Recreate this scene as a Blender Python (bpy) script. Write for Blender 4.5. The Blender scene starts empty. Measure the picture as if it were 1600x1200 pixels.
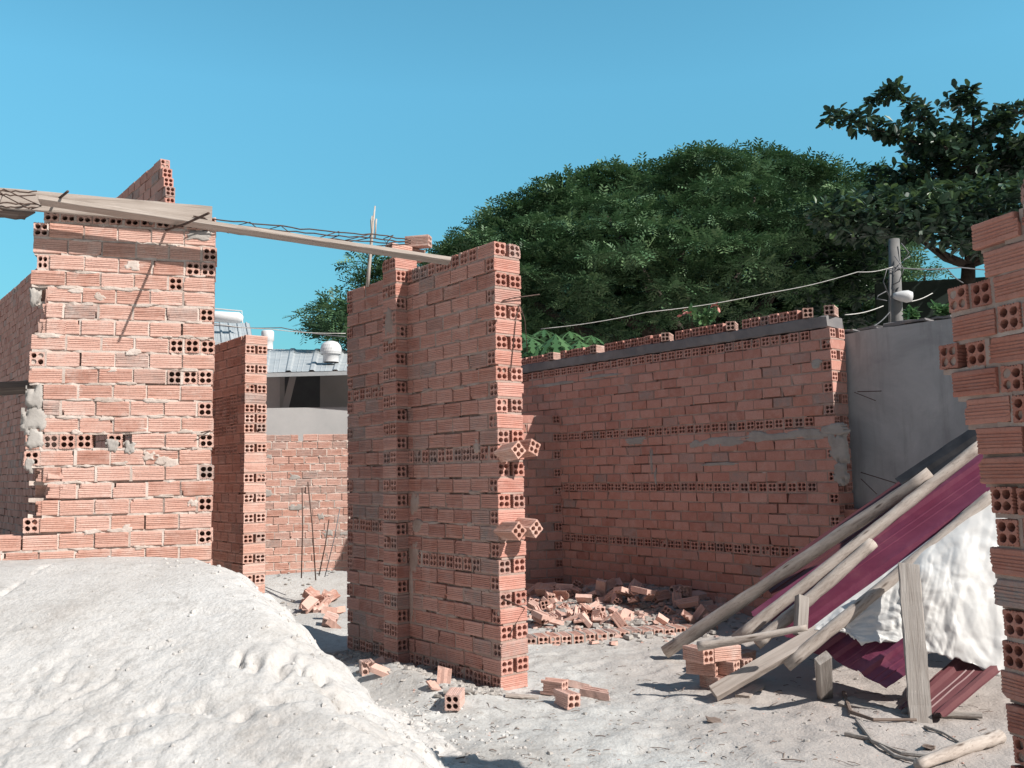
import bpy, math, random
import numpy as np
from mathutils import Vector, Matrix, noise as mnoise
random.seed(11); rng = np.random.default_rng(11)
R = math.radians
sc = bpy.context.scene
COL = sc.collection

# ------------------------------------------------------------------ camera
F, PITCH, ROLL, H = 1400.0, R(5.63), R(1.03), 1.365
fw = Vector((0, math.cos(PITCH), math.sin(PITCH)))
u0 = Vector((0, -math.sin(PITCH), math.cos(PITCH))); r0 = Vector((1, 0, 0))
rt = r0*math.cos(ROLL) - u0*math.sin(ROLL); up = u0*math.cos(ROLL) + r0*math.sin(ROLL)
CP = Vector((0, 0, H))
cam = bpy.data.cameras.new('camera'); co = bpy.data.objects.new('camera', cam); COL.objects.link(co)
cam.sensor_width = 36; cam.lens = 36*F/1600; cam.clip_start = .05; cam.clip_end = 2000
co.matrix_world = Matrix(((rt.x, up.x, -fw.x, 0), (rt.y, up.y, -fw.y, 0), (rt.z, up.z, -fw.z, H), (0, 0, 0, 1)))
sc.camera = co
def ray(px, py): return fw + rt*((px-800)/F) + up*((600-py)/F)
def at(px, py, Y):                      # survey helper: the point seen at a pixel at world distance Y
    d = ray(px, py); return CP + d*(Y/d.y)
def gp(px, py, z=0.0):
    d = ray(px, py); return CP + d*((z-H)/d.z)

# ------------------------------------------------------------------ object helpers
def tag(o, label=None, cat=None, group=None, kind=None):
    if label: o['label'] = label
    if cat: o['category'] = cat
    if group: o['group'] = group
    if kind: o['kind'] = kind
    return o
def empty(name, loc=(0, 0, 0), label=None, cat=None, group=None):
    o = bpy.data.objects.new(name, None); o.empty_display_size = .1; COL.objects.link(o); o.location = loc
    return tag(o, label, cat, group)
def link(name, me, parent=None, loc=None):
    o = bpy.data.objects.new(name, me); COL.objects.link(o)
    if parent is not None:
        o.parent = parent
        if loc is None: o.location = -Vector(parent.location)
    if loc is not None: o.location = loc
    return o

class Acc:
    def __init__(s): s.v=[]; s.l=[]; s.n=[]; s.t=[]; s.m=[]; s.nv=0
    def add(s, v, loops, sizes, tint=(.5, 0, .5, 1), mat=0):
        v = np.asarray(v, float).reshape(-1, 3); s.v.append(v)
        s.l.append(np.asarray(loops, np.int64)+s.nv); s.n.append(np.asarray(sizes, np.int64))
        s.t.append(np.tile(np.asarray(tint, float), (len(v), 1)) if np.ndim(tint) == 1 else np.asarray(tint))
        s.m.append(np.full(len(sizes), mat)); s.nv += len(v)
    def faces(s, v, fs, tint=(.5, 0, .5, 1), mat=0):
        s.add(v, [i for f in fs for i in f], [len(f) for f in fs], tint, mat)
    def build(s, name, mats, parent=None, smooth=False, loc=None, origin=None):
        me = bpy.data.meshes.new(name)
        v = np.concatenate(s.v); l = np.concatenate(s.l); n = np.concatenate(s.n); t = np.concatenate(s.t)
        if origin is not None: v = v-np.array(origin)
        me.vertices.add(len(v)); me.vertices.foreach_set('co', v.ravel())
        me.loops.add(len(l)); me.loops.foreach_set('vertex_index', l.astype(np.int32))
        st = np.concatenate(([0], np.cumsum(n)[:-1]))
        me.polygons.add(len(n)); me.polygons.foreach_set('loop_start', st.astype(np.int32))
        me.polygons.foreach_set('material_index', np.concatenate(s.m).astype(np.int32))
        a = me.attributes.new('tint', 'FLOAT_COLOR', 'POINT'); a.data.foreach_set('color', t.ravel().astype(np.float32))
        me.update(calc_edges=True); me.validate()
        me.polygons.foreach_set('use_smooth', np.full(len(me.polygons), smooth))
        for m in (mats if isinstance(mats, (list, tuple)) else [mats]): me.materials.append(m)
        if origin is not None and loc is None: loc = origin
        if parent is not None and origin is not None: loc = Vector(origin)-Vector(parent.location)
        return link(name, me, parent, loc)

def vnoise(x, y, seed=0):
    x = np.asarray(x, float); y = np.asarray(y, float)
    xi = np.floor(x).astype(np.int64); yi = np.floor(y).astype(np.int64); xf = x-xi; yf = y-yi
    def h(a, b):
        n = (a*374761393 + b*668265263 + seed*974711) & 0x7fffffff
        n = ((n ^ (n >> 13))*1274126177) & 0x7fffffff
        n = n ^ (n >> 16); return (n & 0xffff)/65535.0
    sx = xf*xf*(3-2*xf); sy = yf*yf*(3-2*yf)
    return (h(xi, yi)*(1-sx)+h(xi+1, yi)*sx)*(1-sy)+(h(xi, yi+1)*(1-sx)+h(xi+1, yi+1)*sx)*sy
def fbm(x, y, o=4, seed=0, g=.5):
    r = 0; a = 1; tot = 0
    for i in range(o):
        r = r+a*(vnoise(x*2**i+i*17.3, y*2**i-i*9.1, seed+i)-.5); tot += a; a *= g
    return r/tot*2

# ------------------------------------------------------------------ materials
def mat(name, rough=.9, spec=.2):
    m = bpy.data.materials.new(name); m.use_nodes = True
    nt = m.node_tree; b = nt.nodes['Principled BSDF']
    b.inputs['Roughness'].default_value = rough; b.inputs['Specular IOR Level'].default_value = spec
    return m, nt, b
def N(nt, typ, **kw):
    n = nt.nodes.new(typ)
    for k, v in kw.items():
        if hasattr(n, k): setattr(n, k, v)
    return n
def noise(nt, scale, detail=4, rough=.6, vec=None, dist=0):
    n = N(nt, 'ShaderNodeTexNoise'); n.inputs['Scale'].default_value = scale; n.inputs['Detail'].default_value = detail
    n.inputs['Roughness'].default_value = rough; n.inputs['Distortion'].default_value = dist
    if vec: nt.links.new(vec, n.inputs['Vector'])
    return n.outputs['Fac']
def ramp(nt, fac, stops):
    r = N(nt, 'ShaderNodeValToRGB'); e = r.color_ramp.elements
    while len(e) < len(stops): e.new(.5)
    for el, (p, c) in zip(e, stops):
        el.position = p; el.color = (c[0], c[1], c[2], 1) if not isinstance(c, (int, float)) else (c, c, c, 1)
    nt.links.new(fac, r.inputs['Fac']); return r.outputs['Color']
def mix(nt, fac, a, b, mode='MIX'):
    m = N(nt, 'ShaderNodeMix', data_type='RGBA', blend_type=mode)
    for s, v in ((0, fac), (6, a), (7, b)):
        if isinstance(v, (int, float)): m.inputs[s].default_value = v
        elif isinstance(v, tuple): m.inputs[s].default_value = (*v, 1)[:4]
        else: nt.links.new(v, m.inputs[s])
    return m.outputs[2]
def bump(nt, b, h, strength, dist=.01):
    n = N(nt, 'ShaderNodeBump'); n.inputs['Strength'].default_value = strength; n.inputs['Distance'].default_value = dist
    nt.links.new(h, n.inputs['Height']); nt.links.new(n.outputs['Normal'], b.inputs['Normal'])
def geo(nt): return N(nt, 'ShaderNodeNewGeometry').outputs['Position']
def objc(nt): return N(nt, 'ShaderNodeTexCoord').outputs['Object']
def tintsep(nt):
    a = N(nt, 'ShaderNodeAttribute'); a.attribute_name = 'tint'
    s = N(nt, 'ShaderNodeSeparateColor'); nt.links.new(a.outputs['Color'], s.inputs['Color']); return s.outputs
def simple(name, stops, scale=8, rough=.85, bs=.3, bd=.004, bscale=60, spec=.2, detail=5, dist=0, coord=geo, stretch=None):
    m, nt, b = mat(name, rough, spec); v = coord(nt)
    if stretch:
        mp = N(nt, 'ShaderNodeMapping'); mp.inputs['Scale'].default_value = stretch; nt.links.new(v, mp.inputs['Vector']); v = mp.outputs[0]
    nt.links.new(ramp(nt, noise(nt, scale, detail, .65, v, dist), stops), b.inputs['Base Color'])
    if bs: bump(nt, b, noise(nt, bscale, 4, .6, v), bs, bd)
    return m

def brick_material(name, c, dust=.5, stain=1.0):
    m, nt, b = mat(name, .92, .12); v = geo(nt); t = tintsep(nt)
    base = ramp(nt, t[0], [(0, c[0]), (.35, c[1]), (.65, c[2]), (1, c[3])])
    n1 = noise(nt, 14, 5, .65, v)
    base = mix(nt, ramp(nt, n1, [(.35, 0), (.75, .55)]), base, c[4])            # burnt / paler firing clouds
    grey = mix(nt, ramp(nt, noise(nt, 22, 5, .7, v), [(.3, .25), (.65, 1)]), base, (.33, .28, .26))
    base = mix(nt, t[1], base, grey)                                            # bricks smeared with cement
    n2 = noise(nt, 5.5, 6, .72, v, .6)
    base = mix(nt, ramp(nt, n2, [(.52, 0), (.72, dust)]), base, (.70, .60, .545))
    n3 = noise(nt, 90, 3, .7, v)
    base = mix(nt, ramp(nt, n3, [(.3, .35*stain), (.5, 0)]), base, (.16, .08, .06))
    nt.links.new(base, b.inputs['Base Color'])
    bump(nt, b, noise(nt, 160, 4, .65, v), .35, .003)
    return m
PAL = [(0.472, 0.243, 0.186), (0.604, 0.357, 0.289), (0.651, 0.415, 0.348), (0.566, 0.311, 0.24), (0.699, 0.478, 0.408)]  # brick palette with the paleness of full sun put into its colour
PALD = [(0.422, 0.186, 0.147), (0.546, 0.261, 0.206), (0.59, 0.311, 0.255), (0.493, 0.221, 0.168), (0.616, 0.372, 0.315)]  # same brick, its colour deepened to paint in the shade on shaded walls
M_brick = brick_material('lit_fired_brick', PAL, .5)
M_brickd = brick_material('shaded_fired_brick', PALD, .22, .8)
M_brickn = brick_material('shade_darkened_brick', [tuple(c*k for c, k in zip(x, (.84, .72, .68))) for x in PALD], .15, .9)  # shaded palette darkened again, painting in the near pier's shade
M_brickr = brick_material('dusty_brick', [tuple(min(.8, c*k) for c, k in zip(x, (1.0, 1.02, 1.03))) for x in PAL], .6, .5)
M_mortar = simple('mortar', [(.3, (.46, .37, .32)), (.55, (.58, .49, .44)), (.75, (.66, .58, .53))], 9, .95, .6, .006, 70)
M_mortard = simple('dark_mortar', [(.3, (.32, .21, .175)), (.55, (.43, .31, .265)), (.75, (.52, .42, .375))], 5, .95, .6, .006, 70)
M_cement = simple('cement', [(.3, (.30, .275, .25)), (.5, (.38, .35, .325)), (.75, (.47, .44, .41))], 7, .95, .5, .006, 50)
M_beam = simple('cast_concrete', [(.3, (.17, .16, .165)), (.55, (.23, .215, .215)), (.8, (.31, .29, .28))], 4, .9, .3, .004, 40)
M_wood = simple('weathered_board', [(.28, (.26, .21, .18)), (.45, (.40, .34, .30)), (.72, (.52, .455, .41))], 3, .9, .6, .004, 12, coord=objc, stretch=(.7, 12, 12), dist=.6)
M_woodd = simple('old_dark_board', [(.3, (.12, .085, .07)), (.55, (.21, .16, .135)), (.75, (.30, .24, .21))], 3, .9, .6, .004, 12, coord=objc, stretch=(.7, 12, 12), dist=.6)
M_post = simple('grey_split_plank', [(.25, (.17, .145, .13)), (.45, (.31, .275, .25)), (.75, (.43, .395, .365))], 2.2, .9, .7, .005, 9, coord=objc, stretch=(.8, 12, 12), dist=.8)
def bark():
    m, nt, b = mat('peeled_pole', .85, .2); v = objc(nt)
    mp = N(nt, 'ShaderNodeMapping'); mp.inputs['Scale'].default_value = (14, 14, 3); nt.links.new(v, mp.inputs['Vector'])
    base = ramp(nt, noise(nt, 1.5, 6, .7, mp.outputs[0], .5), [(.28, (.22, .175, .15)), (.45, (.43, .365, .32)), (.6, (.53, .465, .415)), (.8, (.62, .56, .51))])
    vo = N(nt, 'ShaderNodeTexVoronoi'); vo.inputs['Scale'].default_value = 1.6; nt.links.new(mp.outputs[0], vo.inputs['Vector'])
    base = mix(nt, ramp(nt, vo.outputs['Distance'], [(.07, .9), (.2, 0)]), base, (.10, .07, .055))
    base = mix(nt, ramp(nt, noise(nt, 5, 6, .75, mp.outputs[0], 1.0), [(.33, .7), (.45, 0)]), base, (.2, .15, .125))   # knots
    nt.links.new(base, b.inputs['Base Color']); bump(nt, b, noise(nt, 3, 5, .7, mp.outputs[0]), .5, .006)
    return m
M_pole = bark()
M_rebar = simple('rusty_rebar', [(.3, (.06, .04, .035)), (.7, (.13, .085, .07))], 30, .8, .4, .001, 200)
M_wire = simple('wire', [(.3, (.10, .10, .11)), (.7, (.2, .2, .21))], 20, .6, 0)
M_rope = simple('white_rope', [(.3, (.5, .48, .45)), (.7, (.75, .73, .7))], 30, .8, 0)
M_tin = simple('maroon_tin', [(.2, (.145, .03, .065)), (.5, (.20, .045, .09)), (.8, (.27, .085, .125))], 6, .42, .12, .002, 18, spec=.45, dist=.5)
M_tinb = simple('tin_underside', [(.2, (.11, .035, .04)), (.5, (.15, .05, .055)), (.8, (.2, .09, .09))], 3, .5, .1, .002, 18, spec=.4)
M_tar = simple('black_tar_sheet', [(.3, (.018, .018, .022)), (.7, (.045, .045, .05))], 5, .6, .2, .004, 30)
M_tarp = simple('white_sheeting', [(.3, (.70, .68, .66)), (.6, (.80, .79, .77)), (.8, (.85, .84, .82))], 5, .5, .12, .006, 24, spec=.4)
def render_wall():
    m, nt, b = mat('grey_render', .93, .1); v = geo(nt)
    base = ramp(nt, noise(nt, 1.9, 8, .68, v, .7), [(.25, (.29, .292, .30)), (.5, (.40, .402, .41)), (.75, (.51, .508, .51))])
    mp = N(nt, 'ShaderNodeMapping'); mp.inputs['Scale'].default_value = (9, 9, .7); nt.links.new(v, mp.inputs['Vector'])
    base = mix(nt, ramp(nt, noise(nt, 1.0, 6, .7, mp.outputs[0], .3), [(.5, 0), (.75, .55)]), base, (.19, .185, .18))     # water streaks
    base = mix(nt, ramp(nt, noise(nt, 11, 6, .75, v, 1.2), [(.62, 0), (.75, .5)]), base, (.5, .49, .48))                   # pale scabs
    nt.links.new(base, b.inputs['Base Color']); bump(nt, b, noise(nt, 16, 6, .7, v, .5), .4, .008); return m
M_plast = render_wall()
M_house = simple('pale_render', [(.3, (.42, .42, .42)), (.7, (.54, .535, .53))], 1.5, .9, .15, .004, 20)
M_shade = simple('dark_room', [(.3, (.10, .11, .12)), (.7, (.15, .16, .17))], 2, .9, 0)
M_roof = simple('pale_metal_roof', [(.3, (.33, .36, .38)), (.7, (.47, .49, .50))], 3.5, .6, 0, spec=.3)
M_white = simple('white_paint', [(.3, (.68, .69, .7)), (.7, (.8, .8, .8))], 3, .45, 0, spec=.4)
M_vent = simple('ribbed_aluminium', [(.3, (.55, .56, .57)), (.7, (.72, .72, .72))], 6, .45, 0, spec=.5)
M_conc = simple('concrete_pole', [(.3, (.15, .15, .15)), (.7, (.25, .24, .235))], 5, .9, .2, .004, 30)
M_trunk = simple('bark', [(.3, (.035, .028, .024)), (.7, (.085, .068, .056))], 7, .95, .6, .02, 18)
M_gwall = simple('mossy_wall', [(.3, (.022, .034, .03)), (.7, (.045, .06, .05))], 2, .95, .2, .005, 20)
def leafmat(name, a, b_, c, transl=.25, rough=.5, spec=.3):
    m, nt, b = mat(name, rough, spec); t = tintsep(nt)
    colr = ramp(nt, t[0], [(0, a), (.55, b_), (1, c)])
    nt.links.new(colr, b.inputs['Base Color'])
    tr = N(nt, 'ShaderNodeBsdfTranslucent'); nt.links.new(colr, tr.inputs['Color'])
    ms = N(nt, 'ShaderNodeMixShader'); ms.inputs[0].default_value = transl
    out = nt.nodes['Material Output']
    nt.links.new(b.outputs[0], ms.inputs[1]); nt.links.new(tr.outputs[0], ms.inputs[2]); nt.links.new(ms.outputs[0], out.inputs['Surface'])
    return m
M_leaf = leafmat('feathery_leaf', (.040, .090, .042), (.105, .20, .095), (.19, .29, .14), .12)
M_leafa = leafmat('almond_leaf', (.030, .055, .042), (.052, .10, .060), (.13, .20, .07), .2, .36, .5)
M_leafp = leafmat('papaya_leaf', (.05, .12, .05), (.075, .17, .07), (.12, .23, .09), .3)
M_flower = simple('pink_petal', [(.3, (.6, .22, .2)), (.7, (.75, .4, .35))], 10, .7, 0)

def sand_material(name, stops, fine, dark, tone=None):
    m, nt, b = mat(name, .97, .05); v = geo(nt)
    base = ramp(nt, noise(nt, 1.3, 7, .62, v, .3), stops)
    base = mix(nt, ramp(nt, noise(nt, 28, 5, .75, v), [(.32, fine), (.52, 0)]), base, dark)
    base = mix(nt, ramp(nt, noise(nt, 6, 8, .7, v, .8), [(.36, fine*.7), (.47, 0)]), base, dark)
    base = mix(nt, ramp(nt, noise(nt, 140, 3, .7, v), [(.28, fine*.8), (.45, 0)]), base, dark)
    if tone:   # reddish trampled earth towards the right of the yard
        sp = N(nt, 'ShaderNodeSeparateXYZ'); nt.links.new(v, sp.inputs[0])
        ad = N(nt, 'ShaderNodeMath', operation='MULTIPLY_ADD'); nt.links.new(noise(nt, .9, 5, .6, v), ad.inputs[0]); ad.inputs[1].default_value = 2.2
        nt.links.new(sp.outputs[0], ad.inputs[2])
        mr = N(nt, 'ShaderNodeMapRange'); nt.links.new(ad.outputs[0], mr.inputs[0])
        mr.inputs[1].default_value = 1.5; mr.inputs[2].default_value = 2.7; mr.inputs[3].default_value = 0; mr.inputs[4].default_value = .8
        base = mix(nt, mr.outputs[0], base, tone)
    nt.links.new(base, b.inputs['Base Color'])
    h = noise(nt, 70, 6, .78, v); vo = N(nt, 'ShaderNodeTexVoronoi'); vo.inputs['Scale'].default_value = 55; nt.links.new(v, vo.inputs['Vector'])
    ad2 = N(nt, 'ShaderNodeMath', operation='MULTIPLY_ADD'); nt.links.new(vo.outputs['Distance'], ad2.inputs[0]); ad2.inputs[1].default_value = -.5; nt.links.new(h, ad2.inputs[2])
    bump(nt, b, ad2.outputs[0], .55, .012)
    return m
M_sand = sand_material('pale_sand', [(.26, (.46, .42, .39)), (.40, (.56, .53, .505)), (.55, (.605, .578, .555)), (.75, (.64, .615, .595))], .40, (.30, .27, .245))
M_ground = sand_material('trampled_earth', [(.3, (0.423, 0.400, 0.375)), (.5, (0.526, 0.511, 0.490)), (.7, (0.594, 0.589, 0.570))], .42, (.28, .24, .21), (.42, .365, .335))

# ------------------------------------------------------------------ bricks
BW, BL = .086, .188
def brick_template(groove=True, h0=False, h1=False, nh=10, ng=5):
    w = BW/2; c = .0035; ring = []; side = []
    for k in range(4):
        a = k*math.pi/2; ca, sa = math.cos(a), math.sin(a)
        pts = [(-w+c, -w)]
        if groove and k != 3 or groove:
            gp_ = .0115; g0 = -gp_*(ng-1)/2
            for i in range(ng):
                x = g0+i*gp_; pts += [(x-.0034, -w), (x-.0012, -w+.0032), (x+.0012, -w+.0032), (x+.0034, -w)]
        pts.append((w-c, -w))
        s = len(ring)
        ring += [(x*ca-y*sa, x*sa+y*ca) for x, y in pts]
        side.append((s, len(ring)-1))
    n = len(ring); V = []; Fs = []
    for x in (-BL/2, BL/2, -BL/2+.017, BL/2-.017): V += [(x, y, z) for y, z in ring]
    for i in range(n):
        j = (i+1) % n
        for p, q_ in ((0, 2), (2, 3), (3, 1)): Fs.append((p*n+i, p*n+j, q_*n+j, q_*n+i))
    for e, holed in ((0, h0), (1, h1)):
        off = e*n; x = (-BL/2, BL/2)[e]; inn = 1 if e == 0 else -1
        fl = (lambda f: f) if e == 1 else (lambda f: f[::-1])
        if not holed:
            Fs.append(tuple(fl([off+i for i in range(n)]))); continue
        q = .0375; lat = {}
        for iy in range(5):
            for iz in range(5):
                if iy in (0, 2, 4) or iz in (0, 2, 4):
                    lat[iy, iz] = len(V); V.append((x, -q+iy*q/2, -q+iz*q/2))
        bl = [[(i, 0) for i in range(5)], [(4, i) for i in range(5)], [(4-i, 4) for i in range(5)], [(0, 4-i) for i in range(5)]]
        for k in range(4):
            s, t = side[k]
            f = [off+i for i in range(s, t+1)]+[lat[p] for p in bl[k][::-1]]
            Fs.append(tuple(fl(f)))
            Fs.append(tuple(fl([off+t, off+(t+1) % n, lat[bl[k][4]]])))
        for qy in (0, 2):
            for qz in (0, 2):
                sq = [lat[qy+a, qz+b] for a, b in ((1, 0), (2, 0), (2, 1), (2, 2), (1, 2), (0, 2), (0, 1), (0, 0))]
                cy, cz = -q+(qy+1)*q/2, -q+(qz+1)*q/2; r = .0163
                o1 = len(V)
                for i in range(8):
                    a = -math.pi/2+i*math.pi/4; V.append((x, cy+r*math.cos(a), cz+r*math.sin(a)))
                o2 = len(V)
                for i in range(8):
                    a = -math.pi/2+i*math.pi/4; V.append((x+inn*.075, cy+r*math.cos(a), cz+r*math.sin(a)))
                for i in range(8):
                    j = (i+1) % 8
                    Fs.append(tuple(fl([sq[i], sq[j], o1+j, o1+i]))); Fs.append(tuple(fl([o1+i, o1+j, o2+j, o2+i])))
                Fs.append(tuple(fl([o2+i for i in range(8)])))
    return np.array(V, float), np.array([i for f in Fs for i in f]), np.array([len(f) for f in Fs])
_T = {}
def T(*k):
    if k not in _T: _T[k] = brick_template(*k)
    return _T[k]

class Wall:
    """bricks and mortar of one wall: s runs along u, d runs into the wall along t"""
    def __init__(s, O, u, th, ch=.1, groove=True, j=1.0, seed=0, dirty=.1):
        s.O = np.array(O, float); s.u = np.array((u[0], u[1], 0))/math.hypot(u[0], u[1])
        s.t = None; s.th = th; s.ch = ch; s.gr = groove; s.j = j; s.rd = random.Random(seed); s.dirty = dirty; s.ww = 1.0; s.sp = .2
        s.b = Acc(); s.m = Acc(); s.z = np.array((0, 0, 1.0))
    def into(s, side):     # side=+1: into the wall is 90 deg left of u ; -1 right of u
        s.t = np.array((-s.u[1], s.u[0], 0))*side; return s
    def P(s, a, d, z): return s.O+s.u*a+s.t*d+s.z*z
    def brick(s, a, d, z, axis='s', L=BL, h0=False, h1=False, roll=0, yaw=0, groove=None, W=1.0, Hs=1.0, tint=None):
        V, l, n = T(s.gr if groove is None else groove, h0, h1)
        rd = s.rd; V = V.copy(); V[:, 0] *= L/BL; V[:, 1] *= W; V[:, 2] *= Hs
        V += rng.normal(0, .0007, V.shape)
        for _ in range(3):
            if rd.random() < .22:      # knocked-off corners
                cx, cy, cz = rd.choice((-1, 1))*L/2, rd.choice((-1, 1))*BW*W/2, rd.choice((-1, 1))*BW*Hs/2
                dd = np.abs(V-np.array((cx, cy, cz))); hit = (dd[:, 0] < .012) & (dd[:, 1]+dd[:, 2] < rd.uniform(.015, .04))
                V[hit] -= np.array((np.sign(cx)*rd.uniform(.004, .015), np.sign(cy)*rd.uniform(.001, .007), np.sign(cz)*rd.uniform(.001, .007)))
        X, Y = (s.u, s.t) if axis == 's' else (s.t, -s.u)
        ya = yaw+rd.gauss(0, .008)*s.j; ro = roll+rd.gauss(0, .006)*s.j; pi = rd.gauss(0, .006)*s.j
        m = np.array(Matrix.Rotation(ya, 3, 'Z') @ Matrix.Rotation(pi, 3, 'Y') @ Matrix.Rotation(ro, 3, 'X'))
        V = V @ m.T
        c = s.P(a, d+rd.gauss(0, .0022)*s.j, z+rd.gauss(0, .0016)*s.j)
        Wd = c+V[:, :1]*X+V[:, 1:2]*Y+V[:, 2:]*s.z
        if np.dot(np.cross(X, Y), s.z) < 0:
            k = []; st = 0
            for q in n: k.append(l[st:st+q][::-1]); st += q
            l = np.concatenate(k)
        if h0 and rd.random() < .22:     # a hole clogged with mortar
            for qy in (-1, 1):
                for qz in (-1, 1):
                    if rd.random() < .4:
                        C = np.array((-L/2+rd.uniform(.002, .02), qy*.01875*W, qz*.01875*Hs)); P = [C+np.array((rd.uniform(-.002, .002), .0175*math.cos(q), .0175*math.sin(q))) for q in np.arange(0, 6.2, .785)]
                        P = np.array(P) @ m.T; s.m.faces(c+P[:, :1]*X+P[:, 1:2]*Y+P[:, 2:]*s.z, [tuple(range(len(P)))])
        g = rd.random(); g = 0 if g > s.dirty else .35+.6*rd.random()
        s.b.add(Wd, l, n, tint or (rd.random(), g, rd.random(), 1))
    def strip(s, a0, a1, z0, z1, d0, d1, rough=.006, out=.3, nseg=None, deep=None):
        """a mortar joint: front edge wanders in and out of the face"""
        rd = s.rd; k = nseg or max(2, int((a1-a0)/.035)); P = []
        base = deep if deep is not None else .004
        for i in range(k+1):
            a = a0+(a1-a0)*i/k; f = d0+base+rd.uniform(-rough*out, rough)
            e = .004+max(0, d0+.001-f)*1.2
            P += [s.P(a, f, z1+e*rd.random()), s.P(a, f, z0-e*rd.random()), s.P(a, d1, z0), s.P(a, d1, z1)]
        Fs = []
        for i in range(k):
            b = i*4
            for q in range(4): Fs.append((b+q, b+(q+1) % 4, b+4+(q+1) % 4, b+4+q))
        Fs += [(3, 2, 1, 0), (k*4, k*4+1, k*4+2, k*4+3)]
        s.m.faces(P, Fs)
    def row(s, z, items, a=0.0, d0=0.0, both=True, e0=True, e1=False, th=None, bed=True, rough=.006, out=.3, gap=.06):
        """items: S stretcher, Z half stretcher, H header (holes to the face), number = gap, B = broken stub"""
        th = th or s.th; ch = s.ch; hs = (ch-.013)/BW; rd = s.rd; a_st = a
        for i, it in enumerate(items):
            if isinstance(it, (int, float)):
                a += it
                if i == 0: a_st = a
                continue
            pit = {'S': s.sp, 'Z': .1, 'H': .1, 'T': .15, 'h': .075, 'E': .092}[it]
            L = pit-.012+rd.uniform(-.004, .003); jj = .006 if it != 'E' else .003
            if it in 'HhE':
                s.brick(a+pit/2-jj, d0+th/2, z, 'd', th-.004, True, False, W=(pit-2.1*jj)/BW, Hs=hs)
            else:
                hl = (i == 0 and e0); hr = (i == len(items)-1 and e1)
                s.brick(a+pit/2-.006, d0+BW*s.ww/2, z, 's', L, hl, hr, Hs=hs, W=s.ww)
                if both: s.brick(a+pit/2-.006, d0+th-BW*s.ww/2, z, 's', L, hl, hr, Hs=hs, W=s.ww)
            if i < len(items)-1 and not isinstance(items[i+1], (int, float)):
                dp = .03 if rd.random() < gap else None
                s.strip(a+pit-.015, a+pit+.003, z-ch/2+.006, z+ch/2-.006, d0, d0+th-.01, rough, out, 1, dp)
            a += pit
        if bed:
            x = a_st+.004; 
            while x < a-.02:
                x1 = min(x+rd.uniform(.12, .3), a-.016)
                if a-.016-x1 < .05: x1 = a-.016
                dp = .022 if rd.random() < gap else None
                s.strip(x, x1, z-ch/2-.0065, z-ch/2+.0065, d0, d0+th-.008, rough, out, None, dp); x = x1
        return a
    def patch(s, a, z, ra, rz, acc, d0=0.0, th=.008, n=18, seed=0, lump=.012):
        """cement smeared over the face, an irregular raised scab with its own edge"""
        A = np.linspace(-1, 1, n); XX, ZZ = np.meshgrid(A, A)
        r = np.maximum(np.abs(XX), np.abs(ZZ))*.55+np.hypot(XX, ZZ)*.45
        r = r+.55*fbm(XX*2+seed*3.7, ZZ*2-seed*1.3, 4, seed)
        h = np.clip((.80-r)*2.4, -1, 1)
        d = np.where(h > 0, .003-(th+.003)*np.minimum(1, h*2.2)-lump*.25*(fbm(XX*5+seed, ZZ*5, 4, seed+5)+.1)*np.clip(h, 0, 1), .02)
        P = s.O+s.u*(a+XX*ra)[..., None]+s.t*(d0+d)[..., None]+s.z*(z+ZZ*rz)[..., None]
        q = np.arange(n*n).reshape(n, n)
        keep = (h[:-1, :-1] > -.2) | (h[1:, 1:] > -.2) | (h[1:, :-1] > -.2) | (h[:-1, 1:] > -.2)
        Q = np.stack([q[:-1, :-1], q[:-1, 1:], q[1:, 1:], q[1:, :-1]], -1)[keep]
        acc.add(P.reshape(-1, 3), Q.ravel(), np.full(len(Q), 4))
    def box(s, acc, a0, a1, d0, d1, z0, z1, n=1, amp=0):
        pass
def bars(acc, pts, r, k=8, caps=True, tint=(.5, 0, .5, 1), wob=0):
    """round rod along a polyline; r may be a list"""
    pts = [Vector(p) for p in pts]; V = []; n = len(pts)
    for i, p in enumerate(pts):
        d = (pts[min(i+1, n-1)]-pts[max(i-1, 0)]).normalized()
        a = d.cross(Vector((0, 0, 1)) if abs(d.z) < .9 else Vector((1, 0, 0))).normalized(); b = a.cross(d)
        rr = r[i] if isinstance(r, (list, tuple)) else r
        for j in range(k):
            q = 2*math.pi*j/k; w = 1+wob*random.uniform(-1, 1)
            V.append(p+(a*math.cos(q)+b*math.sin(q))*rr*w)
    Fs = [(i*k+j, i*k+(j+1) % k, (i+1)*k+(j+1) % k, (i+1)*k+j) for i in range(n-1) for j in range(k)]
    if caps: Fs += [tuple(range(k))[::-1], tuple((n-1)*k+j for j in range(k))]
    acc.faces(V, Fs, tint)
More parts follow.
